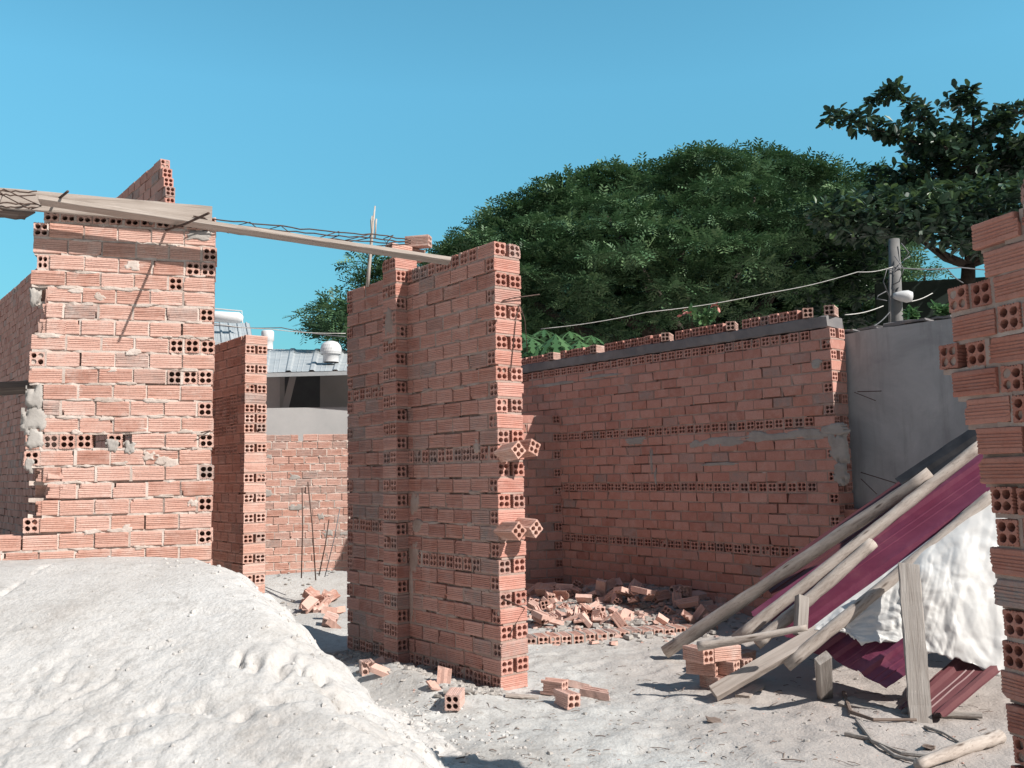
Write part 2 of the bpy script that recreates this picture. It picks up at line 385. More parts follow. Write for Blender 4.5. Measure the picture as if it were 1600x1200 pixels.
def boxv(acc, c, X, Y, Z, hx, hy, hz, bev=.0, tint=(.5, 0, .5, 1), nx=1, jit=0, mat=0):
    c, X, Y, Z = Vector(c), Vector(X).normalized(), Vector(Y).normalized(), Vector(Z).normalized()
    if X.cross(Y).dot(Z) < 0: Y = -Y
    V = []; b = bev
    prof = [(-hy+b, -hz), (hy-b, -hz), (hy, -hz+b), (hy, hz-b), (hy-b, hz), (-hy+b, hz), (-hy, hz-b), (-hy, -hz+b)] if b else [(-hy, -hz), (hy, -hz), (hy, hz), (-hy, hz)]
    k = len(prof)
    for i in range(nx+1):
        x = -hx+2*hx*i/nx
        for y, z in prof: V.append(c+X*(x+random.uniform(-jit, jit))+Y*(y+random.uniform(-jit, jit)*.5)+Z*(z+random.uniform(-jit, jit)*.5))
    Fs = [(i*k+j, i*k+(j+1) % k, (i+1)*k+(j+1) % k, (i+1)*k+j) for i in range(nx) for j in range(k)]
    Fs += [tuple(range(k))[::-1], tuple(nx*k+j for j in range(k))]
    acc.faces(V, Fs, tint, mat)
def plank(name, a, b, width, thick, m, nrm=(0, 0, 1), label=None, cat='plank', bev=.003, nx=10, jit=.003, group=None, parent=None):
    """a sawn board from a to b; nrm is about the direction of its broad face"""
    a, b = Vector(a), Vector(b); X = (b-a).normalized(); Z = Vector(nrm); Z = (Z-X*Z.dot(X)).normalized(); Y = Z.cross(X)
    ac = Acc(); L = (b-a).length
    boxv(ac, (0, 0, 0), (1, 0, 0), (0, 1, 0), (0, 0, 1), L/2, width/2, thick/2, bev, nx=nx, jit=jit)
    o = ac.build(name, m)
    o.matrix_world = Matrix(((X.x, Y.x, Z.x, 0), (X.y, Y.y, Z.y, 0), (X.z, Y.z, Z.z, 0), (0, 0, 0, 1)))
    o.location = (a+b)/2
    if label: tag(o, label, cat, group)
    return o
def pole(name, a, b, r0_, r1, m, label=None, cat='pole', n=16, bend=.02, k=12, group=None):
    a, b = Vector(a), Vector(b); L = (b-a).length; X = (b-a).normalized()
    ac = Acc(); ph = random.random()*6; pts = []; rr = []
    for i in range(n+1):
        f = i/n; pts.append(((math.sin(f*3.0+ph)-math.sin(ph))*bend*.5, math.sin(f*5+ph*2)*bend*.4, f*L))
        rr.append((r0_+(r1-r0_)*f)*(1+random.uniform(-.07, .07)))
    bars(ac, pts, rr, k, wob=.05)
    o = ac.build(name, m, smooth=True); o.rotation_mode = 'QUATERNION'
    o.rotation_quaternion = Vector((0, 0, 1)).rotation_difference(X); o.location = a
    if label: tag(o, label, cat, group)
    return o

# ------------------------------------------------------------------ directions
uM = np.array((-.6266, .7793, 0)); tM = np.array((.7793, .6266, 0))
def s_at(O, u, px, d=0.0, t=None):
    r = ray(px, 740); q = Vector(O)+(Vector(t)*d if t is not None else Vector((0, 0, 0)))
    k = r.x/r.y
    return (q.x-k*q.y)/(k*u[1]-u[0])
W0 = gp(783, 1083)                                   # foot of the middle wall's near corner
RW0 = at(1308, 733, 7.45); RW0.z = .037
LWr = at(333, 700, 5.68); LWl = at(40, 700, 5.36)
uL = np.array((LWr.x-LWl.x, LWr.y-LWl.y, 0)); LLEN = np.linalg.norm(uL); uL /= LLEN
tL = np.array((-uL[1], uL[0], 0))

# ------------------------------------------------------------------ ground
def bumpg(x, y, cx, cy, rx, ry, a=0): 
    c, s = math.cos(a), math.sin(a); X = (x-cx)*c+(y-cy)*s; Y = -(x-cx)*s+(y-cy)*c
    return np.exp(-(X/rx)**2-(Y/ry)**2)
def gz(x, y):
    x = np.asarray(x, float); y = np.asarray(y, float)
    z = .028*fbm(x*1.1, y*1.1, 4, 3)+.012*fbm(x*4, y*4, 3, 8)
    near = np.exp(-((x-.6)/4)**2-((y-5.5)/4.5)**2)
    z = z+near*(.017*fbm(x*7, y*8, 5, 21, .62)+.022*np.maximum(0, fbm(x*5+3, y*5, 4, 31))-.03*np.maximum(0, fbm(x*3.3+9, y*3.8, 3, 37)-.28))
    z = z+.20*bumpg(x, y, 1.05, 9.2, 1.1, .8, -.3)+.06*bumpg(x, y, 1.9, 8.6, .6, .5)      # rubble heap
    z = z+.10*bumpg(x, y, -.72, 5.95, .75, .2, 2.25)                                       # spoil along the middle wall
    z = z+.12*bumpg(x, y, -2.0, 8.1, .9, .7)
    z = z+.25*bumpg(x, y, -2.2, 10.6, 2.0, .5)
    z = z+.03*bumpg(x, y, 1.75, 4.9, .5, .35)
    return z
def G(px, py, dz=0.0):
    p = gp(px, py, 0)
    for _ in range(4): p = gp(px, py, float(gz(p.x, p.y)))
    p.z += dz; return p
def axis(a, b, step0, far0, far1):
    mid = np.arange(a, b, step0); L = [a]; st = step0
    while L[-1] > far0: st *= 1.35; L.append(L[-1]-st)
    Rr = [mid[-1]]; st = step0
    while Rr[-1] < far1: st *= 1.35; Rr.append(Rr[-1]+st)
    return np.concatenate((L[:0:-1], mid, Rr[1:]))
gx = axis(-1.3, 3.2, .017, -250, 250); gy = axis(3.5, 9.6, .02, -30, 700)
X, Y = np.meshgrid(gx, gy); Z = gz(X, Y)
Z = np.where((np.abs(X) > 30) | (Y > 40), Z*0-.02, Z)
q = np.arange(X.size).reshape(X.shape); Q = np.stack([q[:-1, :-1], q[:-1, 1:], q[1:, 1:], q[1:, :-1]], -1).reshape(-1, 4)
a = Acc(); a.add(np.stack([X, Y, Z], -1), Q.ravel(), np.full(len(Q), 4))
tag(a.build('ground', M_ground, smooth=True), kind='structure')

# ------------------------------------------------------------------ sand pile
def xb(y): return np.interp(y, [2.2, 3.2, 4.0, 4.9, 5.6, 6.2, 6.9], [.50, .27, .05, -.30, -.82, -1.3, -1.75])
DENTS = []
def pile(x, y):
    w = .10*fbm(x*2.2, y*2.2, 4, 71)
    d_ = xb(y)-.06+w-x; d_ = d_+.07*fbm(x*5, y*5, 3, 72)*np.clip(d_*2, 0, 1)
    zr = np.where(d_ < .3, .27*d_, .081+.95*(d_-.3))+.05*fbm(x*3.1+4, y*3.1, 3, 73)*np.clip(d_*1.5, 0, 1)
    zf = np.interp(y, [1.6, 2.3, 3.2, 4.3, 4.9, 5.25, 5.6, 6.2, 7], [-.1, .05, .38, .77, .925, .94, .85, .45, -.05])
    zf = zf+.035*fbm(x*.9, y*.9, 3, 77)+np.clip((-1.5-x), 0, 2)*-.012
    k = 14.0
    z = -np.log(np.exp(-k*np.clip(zr, -1, 3))+np.exp(-k*zf))/k
    ed = np.clip((zf+.10-zr)*3, 0, 1)                          # the slope that crumbled
    low = np.clip((.86-z)*2.2, 0, 1)
    l1 = fbm(x*5.2, y*5.2, 4, 5, .55); l2 = fbm(x*13, y*13, 4, 15, .6)
    z = z+(.004+.026*np.maximum(ed, low*.2))*l1+.02*np.clip(low*1.3, 0, 1)*fbm(x*2.6+5, y*3.4, 3, 55)+(.0016+.009*np.maximum(ed, low*.4))*l2
    rd_ = 1-np.abs(fbm(x*4.5+9, y*7, 3, 61))*5; z = z-.016*np.clip(rd_, 0, 1)**2*np.clip(low*1.2+ed*.8, .0, 1)*np.clip(fbm(x*2, y*2, 2, 62)*3+.6, 0, 1)
    pit = fbm(x*10+2, y*7, 4, 63); z = z-.03*np.clip(pit*2.6-1.05, 0, 1)*np.clip(low+ed, 0, 1)
    gr = fbm(x*28, y*28, 3, 64, .7); z = z+.0035*gr*np.clip(.3+low+ed, 0, 1)
    cl = fbm(x*9+40, y*9, 3, 44); z = z+.022*np.maximum(ed*.9, low*.35)*np.clip(cl*5-1.2, 0, 1)
    rg = x-(-2.52-.03*(y-4.4)+.02*fbm(y*6, y*0, 3, 9))
    z = z-.022*np.exp(-(rg/.014)**2)*(y < 5.0)*(y > 3.9)*np.clip(.6+fbm(y*14, y*0, 2, 4)*1.5, 0, 1)
    # a ledge of caked sand at the back right shoulder
    z = z+.035*np.clip(fbm(x*4-7, y*4+3, 3, 91)*4, 0, 1)*np.exp(-((x+1.35)/.3)**2-((y-5.35)/.35)**2)
    for cx, cy, rx, ry, dp in DENTS:
        wx = x-cx+.03*fbm(x*14, y*14, 3, 81); wy = y-cy+.03*fbm(x*14+5, y*14, 3, 82)
        z = z-dp*np.exp(-(wx/rx)**2-(wy/ry)**2)
    return np.where(zr < -.12, -.2, z)
def pile_hit(px, py):
    d = ray(px, py); t = 2.2
    while t < 8:
        p = CP+d*t
        if p.z < float(pile(p.x, p.y)): return p
        t += .02
    return p
for px, py, rx, ry, dp in [(440, 1035, .03, .10, .07), (402, 1040, .025, .05, .05), (378, 1030, .02, .05, .05), (535, 1100, .035, .09, .07), (468, 1045, .02, .07, .04), (190, 1150, .06, .02, .04), (380, 1125, .03, .025, .03), (330, 960, .12, .03, .012), (250, 1010, .2, .03, .012), (560, 1130, .05, .03, .04), (610, 1160, .04, .03, .03), (60, 1110, .1, .03, .02), (300, 1110, .1, .02, .03), (140, 1060, .12, .02, .015), (430, 1100, .06, .02, .03), (500, 1060, .02, .06, .05)]:
    h_ = pile_hit(px, py); DENTS.append((h_.x, h_.y, rx, ry, dp))
px_ = np.concatenate((np.arange(-4.6, -3.0, .04), np.arange(-3.0, .6, .0125))); py_ = np.concatenate((np.arange(1.7, 2.8, .04), np.arange(2.8, 5.75, .0125), np.arange(5.75, 7.2, .04)))
X, Y = np.meshgrid(px_, py_); Z = pile(X, Y)
q = np.arange(X.size).reshape(X.shape); Q = np.stack([q[:-1, :-1], q[:-1, 1:], q[1:, 1:], q[1:, :-1]], -1).reshape(-1, 4)
keep = (Z.ravel()[Q] > -.19).any(1)
a = Acc(); a.add(np.stack([X, Y, Z], -1), Q[keep].ravel(), np.full(keep.sum(), 4))
o = a.build('sand_pile', M_sand, smooth=True, origin=(-1.6, 4.6, 0)); tag(o, 'big heap of pale building sand with a crumbling right slope in the left foreground', 'sand pile')

# ------------------------------------------------------------------ helpers for walls
def wall_thing(name, w, label, bm, mm, cat='brick wall', extra=()):
    e = empty(name, tuple(w.O), label, cat)
    bo = w.b.build('brickwork', bm, e); mo = w.m.build('mortar_joint', mm, e)
    return e
def part(acc, name, m, parent, smooth=False): return acc.build(name, m, parent, smooth)

# ------------------------------------------------------------------ left wall (sunlit)
w = Wall((LWl.x, LWl.y, 0), uL, .2, seed=4, dirty=.09).into(1)
w.sp = .1955
EB = ['E']
def S(n): return ['S']*n
rows = {0: EB*11, 1: EB+S(5), 2: S(5)+EB, 3: [.055, 'h']+S(4)+EB*2, 4: S(4)+EB+S(1), 5: [.10]+S(5), 6: [.07, 'Z']+S(4)+EB, 7: [.10]+S(5), 8: S(4)+EB*3, 9: EB+S(5), 10: S(4)+EB*3,
        11: [.10]+S(5), 12: [.1, 'Z']+S(4)+EB, 13: [.12]+S(5), 14: [.09]+EB*4+[.08]+EB+[.05]+S(2)+EB, 15: EB+S(5), 16: [.1, 'Z']+S(4)+EB, 17: [.19, 'Z']+S(4), 18: [.1, 'Z']+S(4)+EB, 19: EB+S(5)}
def parse(t):
    L = []; i = 0
    while i < len(t):
        if t[i] == '.':
            j = i+1
            while j < len(t) and t[j].isdigit(): j += 1
            L.append(float('0.'+(t[i+1:j] or '0'))*.2 if j > i+1 else .05); i = j
        else: L.append(t[i]); i += 1
    return L
def rowlen(it): return sum(x if isinstance(x, float) else {'S': .1955, 'Z': .1, 'H': .1, 'T': .15, 'h': .075, 'E': .092}[x] for x in it)
for k in range(29):
    z = 3.0-.1*k
    if k < 20:
        it = rows[k]; a0 = LLEN-rowlen(it)+.004
        w.row(z, it, a0+random.uniform(-.008, .008), e0=True, rough=.010, out=.45, gap=.05)
    else:
        it = S(5)+EB if k % 2 == 0 else S(5)
        pre = ['S']*12; ln = 12*.1955+rowlen(it)
        w.row(z, pre+it, LLEN-ln+.01, rough=.010, out=.45, gap=.05)
# back leaf behind the knocked-out corner
for k in (3, 5, 7, 11, 12, 13, 14, 16, 17, 18):
    if k in (11, 12, 13, 14): w.strip(.02, .17, 3.0-.1*k-.048, 3.0-.1*k+.048, .03, .19, .02, .5)
    else: w.brick(.14+random.uniform(-.03, .02), .15, 3.0-.1*k, 's', .16, h0=True); w.strip(.02, .16, 3.0-.1*k-.06, 3.0-.1*k-.04, .03, .19, .02, .5)
lw = wall_thing('brick_wall', w, 'sunlit red brick wall with a knocked-out left edge, directly behind the sand pile', M_brick, M_mortar)
pa = Acc()
for s, z, ra, rz, sd in [(.045, 1.80, .06, .09, 2), (.05, 1.68, .085, .10, 3), (.05, 1.55, .06, .07, 4), (.475, 1.505, .04, .05, 6), (.575, 1.50, .04, .045, 7), (.02, 2.42, .035, .06, 8), (.02, 1.40, .03, .05, 12), (.97, 2.86, .12, .04, 18)]:
    w.patch(s, z+.06, ra, rz, pa, th=.006, seed=sd)
part(pa, 'cement_patch', M_cement, lw, True)
pa = Acc()
for i in range(46):      # mortar squeezed and smeared along the joints
    k = random.randint(1, 21); w.patch(random.uniform(.1, LLEN-.06), 3.0-.1*k-.05+random.gauss(0, .006), random.uniform(.03, .10), random.uniform(.010, .022), pa, th=.003, seed=300+i, n=14, lump=.014)
for i in range(10): w.patch(random.uniform(.1, LLEN-.1), random.uniform(1.0, 2.8), random.uniform(.03, .07), random.uniform(.02, .04), pa, th=.002, seed=400+i, n=14, lump=.006)
part(pa, 'mortar_smear', M_mortar, lw, True)
# broken brick stubs at the knocked-out edge
def shard_template(kind, sd):
    """split hollow brick: a slab with half-round channels and a ragged end"""
    r = random.Random(sd); prof = []
    if kind == 'half':      # broken lengthwise through a row of holes
        prof = [(-.043, 0), (-.043, -.043), (.043, -.043), (.043, 0), (.034, 0)]
        for c in (.019, -.019):
            for i in range(7):
                q = math.pi*i/6; prof.append((c+.0145*math.cos(q), -.0145*math.sin(q)))
        prof.append((-.034, 0))
    elif kind == 'slab':    # one outer face only
        prof = [(-.043, .004), (-.043, -.012), (.043, -.012), (.043, .004), (.02, .001), (0, .006), (-.02, .001)]
    elif kind == 'corner':
        prof = [(-.043, -.043), (.0, -.043), (.002, -.034)]+[(-.018+.0145*math.cos(q), -.018+.0145*math.sin(q)) for q in (-1.2, -.4, .4, 1.2, 2.0, 2.8)]+[(-.036, .0), (-.043, .003)]
    L = {'half': .188, 'slab': .15, 'corner': .12}[kind]*r.uniform(.65, 1)
    n = 5; V = []
    tilt = r.uniform(-.5, .5)
    for i in range(n+1):
        for y, z in prof:
            x = -L/2+L*i/n
            if i == n: x += r.uniform(-.012, .012)+tilt*y
            V.append((x+r.gauss(0, .0006), y+r.gauss(0, .0008), z+r.gauss(0, .0008)))
    k = len(prof); Fs = [(i*k+j, i*k+(j+1) % k, (i+1)*k+(j+1) % k, (i+1)*k+j) for i in range(n) for j in range(k)]
    Fs += [tuple(range(k))[::-1], tuple(n*k+j for j in range(k))]
    return np.array(V), np.array([i for f in Fs for i in f]), np.array([len(f) for f in Fs])
def ragged_brick(sd, frac):
    """a hollow brick snapped across: holes at the clean end, jagged at the other"""
    r = random.Random(sd); V, l, n = brick_template(True, True, True); V = V.copy()
    jag = np.array([r.uniform(-.02, .02) for _ in range(64)])
    m = V[:, 0] > .0
    ang = ((np.arctan2(V[:, 1], V[:, 2])/(2*math.pi)+.5)*12).astype(int)
    x = V[:, 0].copy(); cut = -BL/2+BL*frac
    V[:, 0] = np.where(m & (V[:, 0] > .09), cut+jag[ang]+V[:, 1]*r.uniform(-.5, .5), np.where(m & (V[:, 0] > .06), cut-.012, np.where(m, np.minimum(V[:, 0], cut-.03), V[:, 0])))
    V += rng.normal(0, .0006, V.shape)
    return V, l, n
ba = Acc()
for s, d, z, kind, rx, rz in [(.11, .05, 2.435, 'half', .3, 0.2), (.10, .06, 2.40, 'slab', 1.0, .3), (.10, .06, 2.237, 'half', .2, -.2), (.13, .05, 2.32, 'corner', .8, .3), (.16, .05, 1.34, 'half', -.4, .1), (.14, .07, 1.27, 'slab', .9, .4),
                              (.17, .06, 1.235, 'half', .2, -.3), (.2, .05, 1.15, 'corner', 1.3, .2), (.12, .08, 1.135, 'half', -.2, .3), (.08, .09, 1.05, 'half', .3, .2)]:
    V, l, n = shard_template(kind, int(s*1000)+int(z*100))
    m = np.array((Matrix.Rotation(rz, 3, 'Z') @ Matrix.Rotation(rx, 3, 'X') @ Matrix.Rotation(-1.57 if kind != 'corner' else 0, 3, 'X')))
    V = V*np.array((.6, 1, 1)) @ m.T; ba.add(w.P(s, d, z+.06)+V[:, :1]*w.u+V[:, 1:2]*w.t+V[:, 2:]*w.z, l, n, (random.random(), .2, .5, 1))
for i, (k, s, fr, d) in enumerate([(5, .06, .7, .05), (7, .05, .75, .05), (16, .06, .75, .06), (17, .12, .8, .045), (17, .04, .5, .11), (18, .06, .7, .05), (6, .03, .5, .06), (13, .06, .7, .05), (19, -.02, .4, .06)]):
    V, l, n = ragged_brick(200+i, fr); V = V*np.array((-1, 1, 1)); l2 = []; st = 0
    for q_ in n: l2.append(l[st:st+q_][::-1]); st += q_
    m = np.array(Matrix.Rotation(random.uniform(-.15, .15), 3, 'Z') @ Matrix.Rotation(random.uniform(-.08, .08), 3, 'Y')); V = V @ m.T
    ba.add(w.P(s+.06, d, 3.0-.1*k)+V[:, :1]*w.u+V[:, 1:2]*w.t+V[:, 2:]*w.z, np.concatenate(l2), n, (random.random(), random.choice((0, .4)), .5, 1))
part(ba, 'broken_brick', M_brick, lw)
ra = Acc(); b0 = w.P(.78, 0, 2.90); 
def onwall(w, px, py, d=0.0):
    r = ray(px, py); n = Vector(w.t); p = Vector(w.P(0, d, 0)); k = (p-CP).dot(n)/r.dot(n); return CP+r*k
base = onwall(w, 255, 361, .05); tip = onwall(w, 326, 333, -.62); bars(ra, [base, base.lerp(tip, .5)+Vector((0, 0, -.01)), tip], .0075); part(ra, 'reinforcing_rod', M_rebar, lw, True)
ra = Acc(); base = onwall(w, 78, 322, .05); tip = onwall(w, 106, 299, -.35); bars(ra, [base, tip], .0075); part(ra, 'reinforcing_rod', M_rebar, lw, True)
ra = Acc(); base = onwall(w, 333, 672, .02); tip = onwall(w, 314, 676, -.05); bars(ra, [base, tip], .004); part(ra, 'reinforcing_rod', M_rebar, lw, True)
LW = w

# ------------------------------------------------------------------ gable wall behind it
gO = at(247, 746, 7.8); gO.z = 0; gtop = at(243, 241, 7.8).z
w = Wall((gO.x, gO.y, 0), uM, .1, groove=False, seed=8, dirty=.12).into(-1)
for k in range(40):
    top = k-36; a0 = (.0, .035, .075, .11)[max(0, 3-(39-k))] if k > 36 else -.01
    a0 = {39: .17, 38: .115, 37: .06}.get(k, 0.0)-.05
    n = 47
    w.row(gtop-.05-.1*(39-k), (['S']*n if k % 2 else ['Z']+['S']*n), a0, both=False, th=.09, gap=.25)
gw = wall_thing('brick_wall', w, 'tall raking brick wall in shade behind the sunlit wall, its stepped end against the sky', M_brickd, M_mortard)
# ------------------------------------------------------------------ brick pier between
pO = at(381, 745, 8.97); pO.z = 0
w = Wall((pO.x, pO.y, 0), uM, .235, groove=True, seed=9, dirty=.12).into(-1); w.ww = 1.22
band = (8, 18, 19, 20, 21); 
for k in range(28):
    A = (k in (26, 24, 22, 20, 19, 18, 16, 13, 11, 9, 7, 5, 3, 1))
    if k in band[1:] or k in (16,): it = ['S']+['H']*8 if A else ['H']*10
    else: it = ['S']*5 if A else ['H']+['S']*4
    w.row(.055+.1*k, it, 0.0, gap=.15)
wall_thing('brick_pier', w, 'narrow brick pier with paired four-hole ends, right of the sunlit wall', M_brick, M_mortard, 'brick pier')

# ------------------------------------------------------------------ far low brick wall
fO = at(330, 745, 11.9); fO.z = 0; fu = np.array((.985, .17, 0))
w = Wall((fO.x, fO.y, 0), fu, .1, groove=True, seed=12, dirty=.3).into(1)
for k in range(19):
    it = ['S']*10 if k % 2 else ['Z']+['S']*10
    if k == 18: it = ['S', 'S', 'S', 'S', 'S', 'Z', .06, 'S', 'S', 'S', 'S']
    w.row(.08+.1*k, it, 0.0+random.uniform(-.03, .03), both=False, th=.09, rough=.01, out=.7, gap=.06)
fw_ = wall_thing('brick_wall', w, 'low sunlit brick wall at the back, between the narrow pier and the middle wall', M_brick, M_mortar)
pa = Acc()
for i in range(9): w.patch(random.uniform(.6, 1.9), random.uniform(.3, 1.8), random.uniform(.05, .12), random.uniform(.04, .07), pa, th=.005, seed=30+i, n=12)
part(pa, 'cement_patch', M_cement, fw_, True)

# ------------------------------------------------------------------ middle wall
MC = .1028; w = Wall((W0.x, W0.y, 0), uM, .22, ch=MC, groove=True, seed=21, dirty=.16).into(-1); w.ww = 1.13
Hh = lambda n: ['H']*n
for k in range(28):
    A = k % 2 == 1
    it = S(10) if A else Hh(1)+S(9)+Hh(1)
    if k == 0: it = Hh(20)
    if k == 14: it = Hh(11)+S(4)+Hh(1)
    if k == 7: it = S(1)+Hh(9)+S(4)+Hh(1)
    if k in (19, 9): it = S(6)+Hh(8)
    if k == 27: it = S(1)+Hh(9)+S(4)+Hh(1)
    w.row(.05+MC*k, it, random.uniform(-.006, .006), gap=.24, out=.4)
PS = 1.06
for k in range(29):
    z = .05+MC*k
    if k % 2: w.brick(PS+.094, -.057, z, 's', .188, True); w.strip(PS+.005, PS+.19, z-.057, z-.043, -.1, .03)
    else:
        for sx in (.045, .147): w.brick(PS+sx, -.006, z, 'd', .188, True)
        w.strip(PS+.005, PS+.19, z-.057, z-.043, -.1, .03)
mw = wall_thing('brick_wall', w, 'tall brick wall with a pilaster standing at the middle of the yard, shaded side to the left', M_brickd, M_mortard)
MW = w
pa = Acc()
for s, z, ra, rz, sd, d0 in [(1.16, 2.49, .09, .16, 3, -.1), (.98, 1.15, .07, .10, 5, 0), (1.0, .75, .07, .15, 6, 0), (.95, 1.0, .08, .06, 9, 0), (1.03, .5, .03, .25, 12, 0), (.22, 1.54, .04, .05, 13, 0)]:
    w.patch(s, z, ra, rz, pa, d0=d0, th=.004, seed=sd)
for i in range(34): w.patch(random.uniform(.05, 1.95), MC*random.randint(1, 26)+random.gauss(0, .006), random.uniform(.03, .09), random.uniform(.009, .02), pa, d0=0, th=.0025, seed=500+i, n=12, lump=.012)
part(pa, 'cement_patch', M_mortard, mw, True)
def proj_brick(s, d, z, roll, yaw=0, pitch=0):
    V, l, n = brick_template(True, True, True); V = V+rng.normal(0, .0006, V.shape)
    m = np.array(Matrix.Rotation(yaw, 3, 'Z') @ Matrix.Rotation(pitch, 3, 'Y') @ Matrix.Rotation(roll, 3, 'X'))
    V = V @ m.T; a = Acc(); P = MW.P(s, d, z)+V[:, :1]*MW.u+V[:, 1:2]*MW.t+V[:, 2:]*MW.z
    a.add(P, l, n, (random.random(), 0, .5, 1)); return a.build('projecting_brick', M_brick, mw)
proj_brick(-.085, .035, 1.495, R(38), .04, .10); proj_brick(-.075, .165, 1.515, R(-24), -.05, .06)
proj_brick(-.085, .025, 1.0, R(45), .02, .04); proj_brick(-.085, .16, 1.015, R(40), -.03, -.05)
for pts, r in [([(785, 470), (800, 466), (843, 460)], .004), ([(812, 475), (806, 500), (798, 580)], .003), ([(812, 475), (820, 500), (824, 550)], .003), ([(785, 935), (820, 950), (800, 985), (795, 995)], .0035)]:
    ra = Acc(); P = []
    rr = onwall(w, 785, 480)
    for i, (x, y) in enumerate(pts):
        d = ray(x, y); n = Vector(-w.u); p = Vector(w.P(-.006-.012*i*(r > .0035), 0, 0)); P.append(CP+d*((p-CP).dot(n)/d.dot(n)))
    bars(ra, P, r, 6); part(ra, 'wire_tie' if r < .004 else 'reinforcing_rod', M_rebar, mw, True)
# ------------------------------------------------------------------ right wall
w = Wall((RW0.x, RW0.y, RW0.z), uM, .225, ch=.0925, groove=False, seed=33, dirty=.1).into(-1)
NB = 22
for k in range(28):
    z = (k+.5)*.0925; A = k % 2 == 0
    if k == 27: continue
    if k in (6, 12, 18, 26): it = Hh(NB*2)
    elif k > 20 or k in (0, 1): it = S(NB) if A else Hh(1)+S(NB)
    else: it = S(NB) if A else Hh(1)+S(NB)
    if k in (6, 12, 18, 26): it = S(1)+Hh(NB*2-2) if A else it
    if k == 24: it = S(1)+it[1:]
    w.row(z, it, 0 if k % 2 == 0 or k in (6, 12) else 0, both=False, gap=.12, rough=.005)
    if A:      # second leaf only where the end of the wall shows
        w.brick(.094, w.th-BW/2, z, 's', BL, True)
zt = 27*.0925+.1
for k in range(NB*2-2): 
    if k in (0, 1, 8, 9, 16, 17, 26, 27, 33, 34): continue
    w.brick(.15+k*.1, w.th/2-.01, zt+.046, 'd', .19, True, yaw=random.gauss(0, .03), W=1.0)
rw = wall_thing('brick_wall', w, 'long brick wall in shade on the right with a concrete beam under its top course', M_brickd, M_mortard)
RWW = w
ba = Acc(); boxv(ba, w.P(2.225, .118, 27*.0925+.053), w.u, w.t, w.z, 2.2, .122, .048, .008, nx=90, jit=.009); part(ba, 'tie_beam', M_beam, rw)
for k in (1, 9, 17, 27, 34, -1):
    V, l, n = brick_template(True, True, True); ca = Acc(); V = V+rng.normal(0, .0006, V.shape)
    m = np.array(Matrix.Rotation(random.uniform(.9, 1.5) if k > 0 else 1.2, 3, 'Z')); V = V @ m.T
    P = w.P(.15+k*.1, .07 if k > 0 else .12, zt+.048); ca.add(P+V[:, :1]*w.u+V[:, 1:2]*w.t+V[:, 2:]*w.z, l, n, (.9, .5, .5, 1)); part(ca, 'cap_brick', M_brick, rw)
pa = Acc()
for px, py, ra, rz, sd in [(1135, 690, .30, .055, 1), (1195, 683, .32, .06, 2), (1255, 677, .3, .06, 3), (1300, 672, .16, .06, 4), (1090, 694, .12, .045, 5), (993, 690, .16, .05, 6), (1018, 720, .022, .16, 7), (1024, 745, .02, .1, 8), (1275, 568, .06, .05, 9), (1308, 700, .1, .16, 10), (1312, 740, .08, .1, 11), (870, 600, .5, .025, 12), (940, 587, .35, .02, 13), (1120, 725, .25, .02, 14)]:
    p = onwall(w, px, py); s = (p-Vector(w.O)).dot(Vector(w.u)); w.patch(s, p.z-w.O[2], ra, rz, pa, th=.004, seed=sd, n=22)
part(pa, 'cement_patch', M_cement, rw, True)
for (x, y, x2, y2, r) in [(1340, 612, 1377, 611, .004), (1335, 613, 1368, 626, .003), (1345, 738, 1400, 755, .004), (1345, 748, 1370, 772, .003)]:
    ra = Acc(); bars(ra, [onwall(w, x, y, .1), onwall(w, x2, y2, .1)], r, 6); part(ra, 'reinforcing_rod', M_rebar, rw, True)
# bricks pushed out at the near end
for z, d in ((.93, .06), (.93, .16)):
    V, l, n = brick_template(True, True, True); V = V @ np.array(Matrix.Rotation(.03, 3, 'Z')).T; ca = Acc()
    ca.add(w.P(-.01, d+.06, z)+V[:, :1]*w.u+V[:, 1:2]*w.t+V[:, 2:]*w.z, l, n, (.3, 0, .5, 1)); part(ca, 'projecting_brick', M_brickd, rw)
# partition wall at the far end
far = onwall(w, 877, 745); fu = np.array((-.955, -.297, 0))
w = Wall((far.x, far.y, 0), fu, .1, ch=.1, groove=False, seed=41, dirty=.1).into(-1)
for k in range(20): w.row(.05+.1*k, Hh(1)+S(5) if k % 2 else S(6), .0, both=False, th=.09, gap=.12)
wall_thing('brick_wall', w, 'low brick partition at the far corner, seen through the gap right of the middle wall', M_brickd, M_mortard)
# grey rendered boundary wall
n_ = 60; a = Acc(); O = np.array(RWW.O); O[2] = 0; L0, L1 = .12, -3.6; P = []
nx, nz = 90, 40
ss = np.linspace(L0, L1, nx); zz = np.linspace(-.1, 2.50, nz); SS, ZZ = np.meshgrid(ss, zz)
dd = .262+.006*fbm(SS*3, ZZ*3, 4, 3); tz = np.where(ZZ > 2.49, .012*fbm(SS*5, SS*0, 4, 6), 0)
F_ = O+uM*SS[..., None]+tM*dd[..., None]+np.array((0, 0, 1))*(ZZ+tz)[..., None]
B_ = O+uM*SS[..., None]+tM*.40+np.array((0, 0, 1))*(ZZ+tz)[..., None]
q = np.arange(nx*nz).reshape(nz, nx); Q = np.stack([q[:-1, :-1], q[:-1, 1:], q[1:, 1:], q[1:, :-1]], -1).reshape(-1, 4)
a.add(F_, Q.ravel(), np.full(len(Q), 4)); a.add(B_, Q[:, ::-1].ravel(), np.full(len(Q), 4))
top = [[q[-1, i], q[-1, i+1], q[-1, i+1]+nx*nz, q[-1, i]+nx*nz] for i in range(nx-1)]
